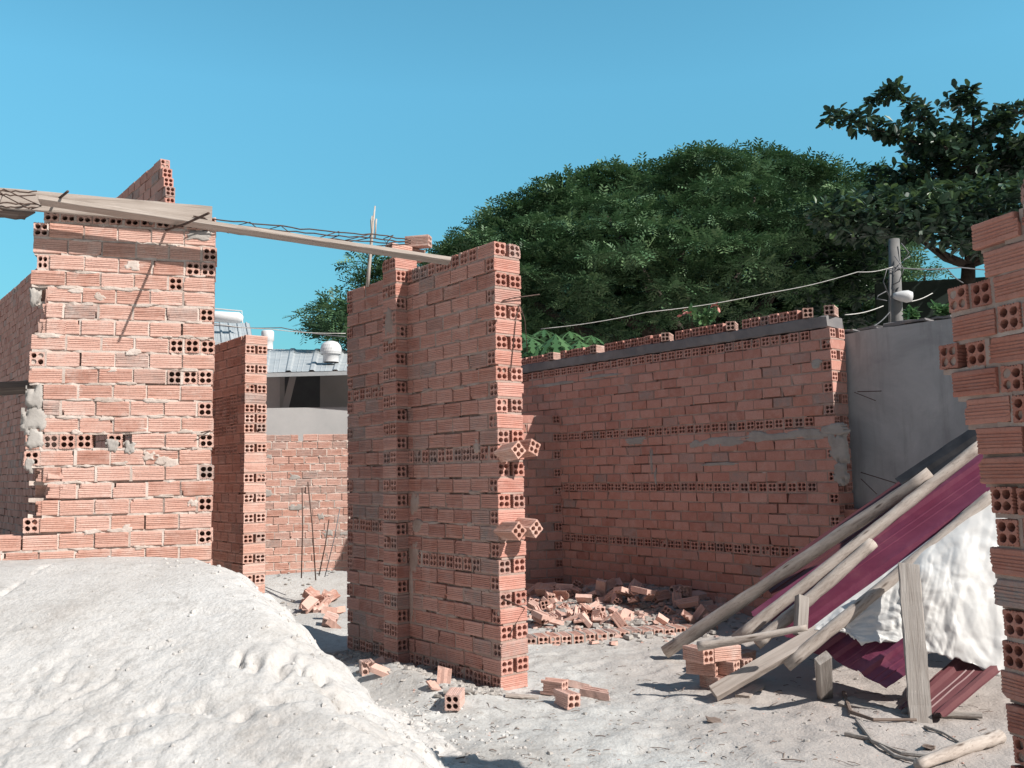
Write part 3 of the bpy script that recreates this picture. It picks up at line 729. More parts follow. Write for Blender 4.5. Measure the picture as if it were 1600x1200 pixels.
e1 = [[q[i, 0], q[i+1, 0], q[i+1, 0]+nx*nz, q[i, 0]+nx*nz] for i in range(nz-1)]; e2 = [[q[i, -1], q[i+1, -1], q[i+1, -1]+nx*nz, q[i, -1]+nx*nz] for i in range(nz-1)]
T_ = np.array(top+e1+e2); a.l.append(T_.ravel()); a.n.append(np.full(len(T_), 4)); a.m.append(np.zeros(len(T_), int))
e = empty('boundary_wall', tuple(O), 'grey cement-rendered boundary wall behind the maroon tin sheet', 'wall'); a.build('wall_panel', M_plast, e)
ca = Acc()
for i in range(16):
    s = .0-.2*i+random.uniform(-.03, .03); p = O+uM*s+tM*.345+np.array((0, 0, 2.525))
    boxv(ca, p, uM, tM, (0, 0, 1), random.uniform(.06, .11), random.uniform(.06, .09), random.uniform(.008, .018), .004, nx=3, jit=.01)
ca.build('coping', M_beam, e)

# ------------------------------------------------------------------ near pier at the right edge
nO = at(1545, 730, 3.03); nO.z = 0; un = np.array((math.sin(R(17)), -math.cos(R(17)), 0))
w = Wall((nO.x, nO.y, 0), un, .2, groove=True, seed=51, dirty=.04, j=1.6).into(1)
rows = [(-1, .20, 'HS'), (0, .0, 'SS'), (1, .04, 'SS'), (2, -.13, 'HHSH'), (3, -.12, 'SHhS'), (4, -.19, 'H.1HSH'), (5, -.13, 'SHHH'), (6, -.09, 'SHHS'), (7, -.05, 'SHS'), (8, -.045, 'SHS'), (9, .0, 'HHS'), (10, .01, 'HHS'), (11, -.02, 'SHS'),
        (12, -.015, 'SHS'), (13, .01, 'HHS'), (14, .0, 'HHS'), (15, -.01, 'SHS'), (16, .0, 'SHS'), (17, .01, 'HHS'), (18, .0, 'HHS'), (19, 0, 'SHS'), (20, 0, 'SHS'), (21, 0, 'HHS')]
for k, a0, t in rows:
    w.row(2.143-.1*k, parse(t) if t[0] != '.' else parse(t), a0, e0=True, gap=.12, out=.1, rough=.008)
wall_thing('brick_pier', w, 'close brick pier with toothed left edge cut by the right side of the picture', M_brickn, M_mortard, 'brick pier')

# ------------------------------------------------------------------ loose bricks
def loose_brick(name, loc, rot, label, cat='brick', group=None, mesh=None, m=None, scale=1):
    if mesh is None:
        V, l, n = brick_template(True, True, True); a = Acc(); a.add(V+rng.normal(0, .0007, V.shape), l, n, (random.random(), random.choice((0, 0, .4)), .5, 1)); o = a.build(name, m or M_brick)
    else: o = bpy.data.objects.new(name, mesh); COL.objects.link(o)
    o.location = loc; o.rotation_euler = rot; o.scale = (scale,)*3
    return tag(o, label, cat, group)
def mesh_of(tpl, nm, tint):
    a = Acc(); a.add(*tpl, tint); o = a.build(nm, M_brickr); me = o.data; bpy.data.objects.remove(o); return me
def facing(dx, dy):      # yaw that points a brick's length along a ground direction
    return math.atan2(dy, dx)
# bricks on the yard
p = G(711, 1104, .043); loose_brick('brick', p, (0, .0, R(84)), 'single hollow brick with its four holes facing forward, in front of the middle wall')
def frag(name, px, py, frac, rot, label, up=.04, sd=1, tint=(.5, 0, .5, 1)):
    V, l, n = ragged_brick(sd, frac); a = Acc(); a.add(V, l, n, tint); o = a.build(name, M_brick); o.location = G(px, py, up); o.rotation_euler = rot
    return tag(o, label, 'brick')
frag('broken_brick', 862, 1083, .75, (0, 0, R(150)), 'broken brick on its side, leftmost of the loose bricks right of the middle wall', .04, 3, (.4, 0, .5, 1))
frag('broken_brick', 884, 1103, .72, (R(4), 0, R(118)), 'broken brick with holes facing right, nearest of the loose bricks right of the middle wall', .043, 4, (.6, 0, .5, 1))
V, l, n = shard_template('half', 7); V = V*np.array((1.15, 1, 1)); a = Acc(); a.add(V, l, n, (.6, .3, .5, 1)); o = a.build('broken_brick', M_brick); o.location = G(930, 1088, .042); o.rotation_euler = (0, R(4), R(-28)); tag(o, 'brick split open along its holes, rightmost of the loose bricks beside the middle wall', 'brick')
V, l, n = shard_template('half', 12); V = V*np.array((1.0, 1, 1)); a = Acc(); a.add(V, l, n, (.7, .4, .5, 1)); o = a.build('broken_brick', M_brick); o.location = G(905, 1074, .03); o.rotation_euler = (R(20), R(-10), R(160)); tag(o, 'pale split brick leaning behind the other loose bricks right of the middle wall', 'brick')
frag('broken_brick', 575, 1053, .5, (0, 0, R(-70)), 'small broken brick end at the foot of the sand pile', .035, 6, (.8, .5, .5, 1))
V, l, n = shard_template('slab', 14); a = Acc(); a.add(V, l, n, (.9, .3, .5, 1)); o = a.build('brick_shard', M_brick); o.location = G(694, 1071, .05); o.rotation_euler = (R(12), R(-70), R(75)); tag(o, 'ribbed brick shard standing on edge beside the foot of the middle wall', 'brick shard')
V, l, n = shard_template('slab', 15); a = Acc(); a.add(V, l, n, (.9, .8, .5, 1)); o = a.build('brick_shard', M_cement); o.location = G(712, 1081, .015); o.rotation_euler = (0, 0, R(5)); tag(o, 'flat whitish slab of mortar lying under the ribbed shard', 'mortar lump')
o = plank('board', G(790, 1089, .012), G(842, 1093, .012), .05, .016, M_wood, label='short thin lath lying at the near foot of the middle wall', cat='lath')

# ------------------------------------------------------------------ rubble
kinds = [mesh_of(ragged_brick(100+i, f), 'broken_brick', (random.random(), random.choice((0, 0, .3)), .5, 1)) for i, f in enumerate((.45, .55, .7, .8))]
kinds += [mesh_of(shard_template(k, 60+i), 'brick_shard', (random.random(), random.choice((0, .3)), .5, 1)) for i, k in enumerate(('half', 'half', 'half', 'slab', 'slab', 'corner', 'corner'))]
_w = brick_template(True, True, True); kinds += [mesh_of((_w[0]+rng.normal(0, .0008, _w[0].shape), _w[1], _w[2]), 'brick', (random.random(), 0, .5, 1)) for i in range(3)]
rr_ = random.Random(5)
RL = {'a': ('broken hollow brick piece tumbled in the rubble heap before the long shaded wall', 'broken bricks in the rubble heap'), 'b': ('whole hollow brick tumbled in the rubble heap before the long shaded wall', 'whole bricks in the rubble heap'), 'c': ('brick shard tumbled in the rubble heap before the long shaded wall', 'brick shards in the rubble heap')}
def scatter(px, py, kind, label, group, lift=.03, scale=1.12, flat=.5, cat=None):
    me = kinds[kind]; p = G(px, py); lift *= scale
    o = loose_brick(me.name.split('.')[0], (p.x, p.y, p.z+lift), (rr_.gauss(0, flat)+(3.14 if 4 <= kind <= 9 and rr_.random() < .35 else 0), rr_.gauss(0, flat*.8), rr_.uniform(0, 6.28)), label, cat or ('brick' if kind > 10 or kind < 4 else 'brick shard'), group, me, scale=scale)
    return o
heap = []
while len(heap) < 190:
    x, y = rr_.uniform(828, 1125), rr_.uniform(908, 982)
    c = ((x-965)/125)**2+((y-(948-(x-965)*.02))/36)**2
    if rr_.random() > math.exp(-c*.7): continue
    if any((x-a_)**2/4+(y-b_)**2 < 9 for a_, b_ in heap): continue
    heap.append((x, y))
for x, y in heap:
    k = rr_.choice((0, 1, 2, 3, 4, 5, 6, 7, 8, 9, 10, 4, 5, 6, 7, 8, 9, 10, 11, 12))
    t = 'b' if k > 10 else 'a' if k < 4 else 'c'
    scatter(x, y, k, *RL[t], lift=rr_.choice((.02, .04, .07)), scale=rr_.uniform(.8, 1.15), flat=.6)
for i, (x, y, k) in enumerate([(1085, 950, 11), (1100, 962, 5), (1088, 968, 0), (1118, 955, 12), (1135, 945, 4), (1112, 970, 3), (1098, 945, 6), (1128, 965, 13), (1140, 958, 2)]):
    scatter(x, y, k, 'loose brick in the small cluster between the rubble heap and the leaning poles', 'bricks in the cluster by the poles', lift=.06, scale=1.2, flat=.25, cat='brick')
for i in range(16):
    x, y = rr_.uniform(835, 1060), rr_.uniform(893, 915); scatter(x, y, rr_.choice((0, 1, 5, 7, 10, 3)), 'brick piece lying in shade at the foot of the long wall', 'brick pieces in the shade of the long wall', lift=.04, flat=.4, cat='brick')
for i in range(16):
    x, y = rr_.uniform(478, 532), rr_.uniform(938, 985); scatter(x, y, rr_.choice((4, 5, 6, 7, 0, 2, 3, 9)), 'broken brick between the sand pile and the middle wall', 'broken bricks behind the sand pile', lift=.05, scale=1.2, flat=.5, cat='brick')
for i in range(15):
    x, y = rr_.uniform(585, 745), rr_.uniform(1028, 1075); scatter(x, y+8*(x-660)/90, rr_.choice((7, 8, 9, 10, 6)), 'small brick shard in the spoil along the foot of the middle wall', 'shards along the middle wall', lift=.012, scale=.8, flat=.4, cat='brick shard')
o = loose_brick('brick', G(1178, 905, .05), (R(20), R(10), 1.0), 'ribbed brick leaning at the foot of the long wall near the poles')
# fine debris: chips nobody could count
def chips(name, pts, m, label, lo, hi):
    a = Acc()
    for x, y in pts:
        z = float(gz(x, y)); n = rr_.randint(4, 6); s = rr_.uniform(lo, hi); h = s*rr_.uniform(.15, .6); q0 = rr_.uniform(0, 6)
        V = [(x+s*math.cos(q0+2*math.pi*i/n)*rr_.uniform(.6, 1.2), y+s*math.sin(q0+2*math.pi*i/n)*rr_.uniform(.6, 1.2), z-.004+rr_.uniform(0, .3)*s) for i in range(n)]
        tp = [(x+(vx-x)*.75+rr_.uniform(-.1, .1)*s, y+(vy-y)*.75+rr_.uniform(-.1, .1)*s, vz+h) for vx, vy, vz in V]
        a.faces(V+tp, [tuple(range(n, 2*n))]+[(i, (i+1) % n, n+(i+1) % n, n+i) for i in range(n)], (rr_.random(), rr_.choice((0, .5, .9)), .5, 1))
    return tag(a.build(name, m), label, 'rubble', kind='stuff')
pts = []
for i in range(1500):
    p = gp(rr_.gauss(965, 95), rr_.gauss(950, 20)); 
    if 7.2 < p.y < 10.4 and p.x > -.1: pts.append((p.x, p.y))
chips('brick_rubble', pts, M_brickr, 'small brick chips strewn through the rubble heap', .015, .055)
pts = []
for i in range(2300):
    p = gp(rr_.gauss(950, 95), rr_.gauss(952, 18)); 
    if 7.2 < p.y < 10.4 and p.x > -.1: pts.append((p.x, p.y))
chips('mortar_rubble', pts, M_cement, 'pale mortar crumbs strewn through the rubble heap', .012, .055)
pts = []
for i in range(900):
    s = rr_.uniform(-.1, 1.9); d = -abs(rr_.gauss(.1, .16)); p = MW.P(s, d, 0); pts.append((p[0], p[1]))
for i in range(160):
    p = gp(rr_.uniform(430, 540), rr_.uniform(895, 985)); pts.append((p.x, p.y))
chips('wall_rubble', pts, M_cement, 'grey mortar crumbs and dust along the foot of the middle wall', .008, .032)
pts = []
for i in range(420):
    p = gp(rr_.uniform(590, 1540), rr_.uniform(1005, 1200)); pts.append((p.x, p.y))
chips('gravel', pts, M_brick, 'scattered brick grit and crumbs on the yard', .003, .010)
pts = []
for i in range(420):
    p = gp(rr_.uniform(640, 1540), rr_.uniform(1000, 1200)); pts.append((p.x, p.y))
chips('pale_gravel', pts, M_cement, 'scattered pale mortar crumbs on the yard', .005, .018)
a = Acc(); zp = []
while len(zp) < 900:
    x, y = rr_.uniform(-2.4, .35), rr_.uniform(2.9, 5.6); edge = float(xb(y))-x
    if edge < -.25 or rr_.random() > math.exp(-abs(edge-.25)*1.7): continue
    z = max(float(pile(x, y)), float(gz(x, y))); zp.append(1); n = rr_.randint(5, 7); s = rr_.uniform(.004, .013); q0 = rr_.random()*6
    lo_ = [(x+s*math.cos(q0+6.283*i/n)*rr_.uniform(.7, 1.2), y+s*math.sin(q0+6.283*i/n)*rr_.uniform(.7, 1.2), z-.006) for i in range(n)]
    mi = [(vx+rr_.uniform(-.1, .1)*s, vy+rr_.uniform(-.1, .1)*s, z+s*rr_.uniform(.1, .4)) for vx, vy, vz in lo_]
    hi = [(x+(vx-x)*.5, y+(vy-y)*.5, z+s*rr_.uniform(.6, .9)) for vx, vy, vz in lo_]
    a.faces(lo_+mi+hi, [tuple(range(2*n, 3*n))]+[(k*n+i, k*n+(i+1) % n, (k+1)*n+(i+1) % n, (k+1)*n+i) for k in (0, 1) for i in range(n)])
tag(a.build('sand_clods', M_sand), 'crumbs and clods of caked sand on the slope of the sand heap', 'sand', kind='stuff')
a = Acc()
for i in range(260):
    p = G(rr_.uniform(600, 1540), 1000+200*rr_.random()**.8, .004); an = rr_.uniform(0, 6.28); ln = rr_.uniform(.015, .06) if rr_.random() < .9 else rr_.uniform(.06, .14); d = Vector((math.cos(an), math.sin(an), rr_.uniform(-.05, .15)))*ln
    q_ = p+d; q_.z = max(q_.z, float(gz(q_.x, q_.y))+.003); bars(a, [p, p.lerp(q_, .5)+Vector((rr_.gauss(0, .004), rr_.gauss(0, .004), .004)), q_], rr_.uniform(.001, .0028), 4)
tag(a.build('straw', M_woodd), 'dark straws and splinters littering the yard', 'litter', kind='stuff')
# half-buried footing course
f0, f1 = gp(822, 1007), gp(1140, 985); fu = np.array(((f1-f0).x, (f1-f0).y, 0)); 
w = Wall((f0.x, f0.y, -.045), fu, .19, groove=True, seed=61, dirty=.4, j=1.5).into(1)
n_ = int(np.linalg.norm(fu)/.1); a0 = 0; it = []
for i in range(n_): it.append('H')
w.row(.05, it, 0, rough=.012, out=.6)
wall_thing('brick_footing', w, 'half-buried row of hollow bricks crossing the yard in front of the rubble heap', M_brickr, M_cement, 'brick footing')

# ------------------------------------------------------------------ formwork over the sunlit wall
zt = 2.95
ba = onwall(LW, 332, 338, -.035); bb = onwall(LW, -75, 297, -.035)
a_ = Vector(LW.P(LLEN+.01, -.035, 3.02)); b_ = Vector(LW.P(-1.0, -.035, 3.05))
plank('formwork_board', onwall(LW, 331, 338, -.04), onwall(LW, -150, 297, -.04), .125, .03, M_wood, tuple(LW.t), 'wide pale formwork board standing on edge along the top of the sunlit wall', 'board', nx=20)
plank('formwork_plank', at(62, 313, 5.22), at(702, 408, 5.99), .10, .027, M_wood, (0, .12, 1), 'long narrow plank bridging from the sunlit wall to the middle wall', 'plank', nx=24, jit=.002)
plank('dark_board', at(46, 333, 5.45), at(-120, 322, 5.0), .12, .04, M_woodd, (0, .3, 1), 'dark ragged board end jutting from the left under the formwork', 'board', jit=.012, nx=8)
plank('lintel_board', at(60, 604, 6.4), at(-80, 612, 6.2), .14, .05, M_woodd, (0, .3, 1), 'dark board across the opening left of the sunlit wall', 'board')
# stirruped rebar cages
def cage(name, ends, n, w_, h_, label, wig=.012, skip=()):
    e = empty(name, ends[0], label, 'rebar cage'); A_, B_ = Vector(ends[0]), Vector(ends[1]); X = (B_-A_).normalized(); Yv = Vector((0, 0, 1)).cross(X).normalized(); Zv = X.cross(Yv)
    L = (B_-A_).length; sag = lambda f: -.05*math.sin(math.pi*f)
    for sy in (-1, 1):
        for sz in (-1, 1):
            a = Acc(); pts = [A_+X*L*i/24+Yv*sy*w_/2*(1-.6*(i == 24))+Zv*(sz*h_/2*(1-.7*max(0, (i-20)/4))+sag(i/24)*.3+random.uniform(-wig, wig)*.5) for i in range(25)]
            bars(a, pts, .0045, 6); a.build('long_bar', M_rebar, e, True)
    for i in range(n):
        f = (i+.5)/n+random.uniform(-.2, .2)/n; c = A_+X*L*f+Zv*sag(f)*.3; sk = random.uniform(-.1, .1)
        a = Acc(); P = [c+Yv*sy*(w_/2+.004)+Zv*sz*(h_/2+.004)+X*(sk*sz+.05*sy*random.uniform(-1, 1)) for sy, sz in ((-1, -1), (1, -1), (1, 1), (-1, 1), (-1, -1))]
        bars(a, P, .0035, 6); a.build('stirrup', M_rebar, e, True)
    return e
cage('rebar_cage', (at(300, 347, 5.62), at(640, 379, 6.35)), 6, .10, .055, 'thin stirruped rebar cage hanging across the gap above the long plank')
cage('rebar_cage', (at(57, 312, 5.24), at(-110, 297, 4.95)), 4, .08, .075, 'stirruped rebar cage end lying against the wide formwork board at the left edge')
# bricks on top of the pilaster
p = MW.P(PS+.12, .12, 3.035); loose_brick('brick', p, (0, 0, math.atan2(-tM[1], -tM[0])), 'lit hollow brick laid on top of the pilaster above the plank')
p = MW.P(PS+.06, .14, 3.125); loose_brick('brick', p, (0, 0, R(-14)), 'topmost ribbed brick on the pilaster')
p = MW.P(PS+.08, -.02, 3.035); loose_brick('brick', p, (0, 0, math.atan2(tM[1], tM[0])+.1), 'brick with open holes on the pilaster, left of the topmost brick')
p = MW.P(1.32, .06, 2.925); loose_brick('brick', p, (0, 0, math.atan2(uM[1], uM[0])), 'loose brick lying on the wall top just left of the pilaster')
a = Acc(); P = []
bars(a, [at(574, 448, 7.0), at(577, 415, 7.0), at(581, 370, 7.0), at(586, 322, 7.02)], [.014, .013, .012, .006], 8, wob=.15); b2 = [at(581, 372, 7.0), at(580, 345, 7.0), at(582, 338, 7.02)]; bars(a, b2, .008, 6); bars(a, [at(586, 372, 7.0), at(588, 342, 7.0)], .007, 6)
o = a.build('bamboo_stick', M_pole, None, True, origin=tuple(at(574, 448, 7.0))); tag(o, 'thin bare stick standing up from the far top of the middle wall', 'stick')

# ------------------------------------------------------------------ standing rebars
for i, (x0, y0, x1, y1, yy, lb) in enumerate([(471, 888, 472, 762, 9.9, 'straight upright rebar, leftmost of the bars before the far brick wall'), (492, 890, 481, 753, 9.7, 'tallest leaning rebar, second from left before the far brick wall'), (500, 890, 514, 812, 9.6, 'short leaning rebar, third from left before the far brick wall'), (510, 890, 531, 795, 9.5, 'pale leaning rebar, rightmost before the far brick wall')]):
    a = Acc(); A_ = gp(x0, y0+8, .12); A_ = at(x0, y0, yy); B_ = at(x1, y1, yy+.05); bars(a, [A_-(B_-A_)*.12, A_.lerp(B_, .5)+Vector((.01, 0, 0)), B_], .007 if i < 3 else .005, 6)
    o = a.build('rebar', M_rebar if i < 3 else M_wire, None, True, origin=tuple(A_)); tag(o, lb, 'rebar', 'rebars before the far wall')

# ------------------------------------------------------------------ leaning shelter of poles, tin and sheeting
SA, SB, SC_ = at(1095, 1004, 6.05), at(1528, 703, 5.9), at(1543, 787, 5.55)
SN = (SB-SA).cross(SC_-SA).normalized()
if SN.z < 0: SN = -SN
def onp(px, py, off=0.0):
    d = ray(px, py); return CP+d*((SA+SN*off-CP).dot(SN)/d.dot(SN))
def tin(name, c00, c10, c01, c11, rib, m, label, nu=40, seed=0, torn=0, nv=None):
    """profiled sheet; ribs run along c00->c10"""
    c00, c10, c01, c11 = map(Vector, (c00, c10, c01, c11)); wdt = (c01-c00).length; nrm = (c10-c00).cross(c01-c00).normalized()
    if nrm.z < 0: nrm = -nrm
    prof = []; x = 0
    while x < wdt:
        for dx, h in ((0, 0), (rib*.13, 0), (rib*.20, .024), (rib*.34, .024), (rib*.41, 0), (rib*.6, .0), (rib*.63, .005), (rib*.66, .0), (rib*.8, 0), (rib*.83, .005), (rib*.86, 0)):
            if x+dx < wdt: prof.append(((x+dx)/wdt, h))
        x += rib
    prof.append((1, 0)); V = []; n = len(prof)
    for i in range(nu+1):
        f = i/nu
        for v, h in prof:
            g = f
            if torn and i == 0: g = torn*(.5+.5*math.sin(v*17+seed))*random.uniform(.3, 1)
            p = (c00.lerp(c10, g)).lerp(c01.lerp(c11, g), v)
            V.append(p+nrm*(h+.006*mnoise.noise(Vector((f*6+seed, v*4, 0)))))
    a = Acc(); k = len(V); Vb = [p-nrm*.0012 for p in V]
    Fq = [(i*n+j, i*n+j+1, (i+1)*n+j+1, (i+1)*n+j) for i in range(nu) for j in range(n-1)]
    edge = [(j, j+1, k+j+1, k+j) for j in range(n-1)]+[(nu*n+j, nu*n+j+1, k+nu*n+j+1, k+nu*n+j) for j in range(n-1)]+[(i*n, (i+1)*n, k+(i+1)*n, k+i*n) for i in range(nu)]+[(i*n+n-1, (i+1)*n+n-1, k+(i+1)*n+n-1, k+i*n+n-1) for i in range(nu)]
    a.faces(V+Vb, Fq+[tuple(x+k for x in q[::-1]) for q in Fq]+edge)
    o = a.build(name, m, origin=tuple((c00+c11)/2)); return tag(o, label, 'tin sheet')
dP = (SB-SA).normalized()
c00 = onp(1168, 960, -.05); c01 = onp(1284, 1036, -.05); Lp = 3.2
tin('tin_sheet', c00, c00+dP*Lp, c01, c01+dP*Lp, .26, M_tin, 'large maroon profiled tin sheet leaning under the poles', torn=.04, seed=3)
c00 = onp(1286, 1022, -.07); c01 = onp(1384, 1076, -.07)
tin('tin_sheet', c00, c00+dP*.42, c01, c01+dP*.28, .22, M_tin, 'torn maroon tin sheet corner poking out below the thick lower pole', nu=16, torn=.03, seed=5)
c00 = onp(1205, 905, -.13); 
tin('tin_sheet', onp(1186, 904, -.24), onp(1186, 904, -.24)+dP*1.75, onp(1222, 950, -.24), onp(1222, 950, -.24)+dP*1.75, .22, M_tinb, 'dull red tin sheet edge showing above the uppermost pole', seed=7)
tin('tar_sheet', onp(1398, 748, -.06), onp(1545, 650, -.06), onp(1425, 775, -.06), onp(1560, 690, -.06), .30, M_tar, 'black tar sheet strip at the top of the pile above the poles', seed=8)
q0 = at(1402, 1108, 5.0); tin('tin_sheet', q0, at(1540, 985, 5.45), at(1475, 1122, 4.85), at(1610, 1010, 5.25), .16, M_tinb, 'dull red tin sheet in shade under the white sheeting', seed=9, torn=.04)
pole('pole', G(1040, 1029, .05), at(1453, 737, 5.86), .046, .040, M_pole, 'upper of the long pale poles leaning across the tin sheet', bend=.014)
pole('pole', onp(1148, 1000, .04), onp(1545, 690, .05), .040, .037, M_pole, 'pale pole pressed alongside the uppermost long pole', bend=.012)
pole('pole', onp(1182, 1006, .045), onp(1366, 849, .05), .040, .038, M_pole, 'short sawn-off pole lying mid-way down the tin sheet', bend=.01)
P3a, P3b = onp(1228, 1040, .075), onp(1560, 766, .085)
pole('pole', P3a, P3b, .037, .043, M_pole, 'thick lower pole carrying the top edge of the white sheeting', bend=.012)
pole('pole', onp(1420, 880, -.01), onp(1545, 772, .0), .016, .014, M_pole, 'thin stick wedged between the lower pole and the tin sheet', bend=.01, k=8)
plank('timber', G(1115, 1096, .045), onp(1296, 979, .0)+Vector((0, -.06, .02)), .085, .05, M_wood, (-.2, -.6, .7), 'squared timber propped from the ground onto the lower pole', 'timber', nx=12)
pole('pole', at(1090, 1010, 5.42), at(1262, 984, 5.25), .026, .018, M_pole, 'crooked pole lying level across the top of the brick stack', bend=.012)
b0 = onp(1250, 985, .05); t0 = onp(1253, 932, .12); plank('block', b0-Vector((0, 0, .03)), t0, .075, .05, M_post, (.3, -1, 0), 'short upright wood block between the poles', 'wood block', nx=4)
plank('prop', G(1289, 1087, -.02), at(1286, 1028, 5.0), .085, .045, M_post, (.1, -1, 0), 'short prop plank standing in the dark under the tin sheet', 'plank', nx=4)
plank('post', G(1439, 1129, -.03), onp(1413, 888, .14)+Vector((-.0, -.06, .03)), .112, .036, M_post, (-.25, -1, 0), 'tall grey split plank leaning against the lower pole in front of the white sheeting', 'plank', nx=16, jit=.006)
# sheeting
nu, nv = 260, 150; V = np.zeros((nv, nu, 3))
topc = [(1262, 985), (1310, 948), (1370, 905), (1420, 868), (1480, 822), (1560, 758)]; botc = [(1322, 988), (1345, 1003), (1400, 1006), (1440, 1018), (1490, 1030), (1575, 1062)]
def curve(pts, f): 
    xs = np.linspace(0, 1, len(pts)); return np.interp(f, xs, [p[0] for p in pts]), np.interp(f, xs, [p[1] for p in pts])
for i in range(nu):
    f = i/(nu-1); tx, ty = curve(topc, f); bx, by = curve(botc, f)
    T0 = onp(tx, ty, .09); B0 = at(bx, by, T0.y-.10-.26*f)
    for j in range(nv):
        g = j/(nv-1); p = T0.lerp(B0, g); s_ = math.sin(math.pi*g)
        bl = max(0, min(1, (f-.42)/.28)); bl = bl*bl*(3-2*bl); p = p+Vector((.08, -.9, .42))*(.10*math.sin(math.pi*min(1, g**.8))*bl)
        V[j, i] = p
uu, vv = np.meshgrid(np.linspace(0, 1, nu), np.linspace(0, 1, nv))
wr = .010*fbm(uu*1.6+3, vv*2.6-uu, 2, 19); fr = random.Random(4); su_, sv_ = uu*2.2, vv*1.1
for i in range(26):
    per = fr.choice((.10, .16, .24, .36, .55, .8)); an = fr.gauss(.9, 1.0); ph = fr.random(); wob = .12*fbm(su_*1.5+i, sv_*1.5-i, 3, 100+i)
    t_ = ((su_*math.cos(an)+sv_*math.sin(an)+wob)/per+ph) % 1.0; msk = np.clip(fbm(su_*2.2+i*3, sv_*2.6+i, 2, 200+i)*5-.1, 0, 1)
    wr = wr+per*.026*msk*(np.abs(t_-.35)/.65*(t_ > .35)+np.abs(t_-.35)/.35*(t_ <= .35))
V[..., 1] -= (wr-.015)*.55*np.clip(vv*5+.15, 0, 1); V[..., 2] += wr*.2*np.clip(vv*5, 0, 1)
V[-1] += np.stack([0*uu[-1], 0*uu[-1], .035*fbm(uu[-1]*14, uu[-1]*0, 3, 6)], -1)
q = np.arange(nu*nv).reshape(nv, nu); Q = np.stack([q[:-1, :-1], q[:-1, 1:], q[1:, 1:], q[1:, :-1]], -1).reshape(-1, 4)
a = Acc(); a.add(V, Q.ravel(), np.full(len(Q), 4)); o = a.build('white_sheeting', M_tarp, None, True, origin=tuple(V[0, 0]))
tag(o, 'crumpled white plastic sheeting hanging from the lower pole down to the right', 'sheeting')
md = o.modifiers.new('thickness', 'SOLIDIFY'); md.thickness = .002
# grass straw hooks on the sheeting hem, boards and sticks on the ground
plank('board', G(1322, 1100, .015), G(1438, 1122, .012), .20, .02, M_post, (0, 0, 1), 'flat grey board lying on the ground left of the leaning plank', 'board', jit=.01)
plank('board', G(1160, 1092, .012), G(1185, 1075, .012), .09, .018, M_wood, (0, 0, 1), 'small offcut board lying beside the squared timber', 'board')
for i, (pts, r, lb) in enumerate([([(1318, 1085), (1330, 1118), (1365, 1128), (1432, 1130)], .013, 'dark bent stick along the edge of the flat grey board'), ([(1340, 1130), (1365, 1165), (1410, 1182), (1450, 1188)], .014, 'pale split stick curving on the ground, upper of the pair'),
        ([(1320, 1150), (1360, 1160), (1400, 1185), (1440, 1197)], .012, 'pale split stick lying lower left of the curved pair'), ([(1445, 1138), (1475, 1150), (1500, 1163)], .009, 'short dark stick on the ground right of the leaning plank'), ([(1470, 1122), (1535, 1126)], .02, 'dark lath in shade behind the leaning plank')]):
    a = Acc(); P = [G(x, y, r*.9+.006*(j % 2)) for j, (x, y) in enumerate(pts)]; bars(a, P, [r*(1-.5*j/len(P)) for j in range(len(P))], 7, wob=.2)
    o = a.build('stick', M_post if i != 0 else M_woodd, None, False, origin=tuple(P[0])); tag(o, lb, 'stick')
pole('log', G(1436, 1205, .027), G(1562, 1160, .034), .027, .034, M_pole, 'short pale log lying on the ground at the foot of the close pier', bend=.01)
o = loose_brick('tin_scrap', (0, 0, 0), (0, 0, 0), None) if False else None
for i, (x, y, lb) in enumerate([(1115, 1128, 'small dark chip lying alone on the trampled earth'), (1452, 1170, 'dark flat chip between the sticks and the log')]):
    a = Acc(); boxv(a, (0, 0, 0), (1, 0, 0), (0, 1, 0), (0, 0, 1), .035, .025, .006, .002, nx=3, jit=.008); o = a.build('wood_chip', M_woodd); o.location = G(x, y, .01); o.rotation_euler = (.1, .2, i); tag(o, lb, 'wood chip')
# brick stack
bp = G(1106, 1082); su = Vector((.93, .37, 0)).normalized(); sv = Vector((-su.y, su.x, 0))
def sb(a_, d_, lvl, yaw, lb):
    c = Vector((bp.x, bp.y, bp.z))+su*a_+sv*d_; loose_brick('brick', (c.x, c.y, bp.z+.043+lvl*.088), (0, 0, math.atan2(su.y, su.x)+yaw), lb, group='bricks in the stack under the poles')
H2 = math.pi/2
for args in [(.09, .06, 0, R(3)+H2, 'bottom left brick of the small stack under the poles'), (.22, .09, 0, R(-4)+H2, 'bottom right brick of the small stack under the poles'),
             (.035, .10, 1, R(-52)+H2*0, 'side-on brick at the left of the middle layer in the stack under the poles'), (.15, .05, 1, R(-62), 'brick showing four holes in the middle layer of the stack under the poles'), (.27, .08, 1, R(-75), 'right-hand brick of the middle layer in the stack under the poles'),
             (-.02, .06, 2, H2+.15, 'top left brick of the stack, its holes facing out under the level pole'), (.15, .03, 2, R(-2), 'top brick of the stack with its lit ribbed side outward'), (.40, .2, 1, .3, 'shaded brick behind the stack under the poles'), (.40, .2, 0, .1, 'shaded bottom brick behind the stack under the poles')]: sb(*args)

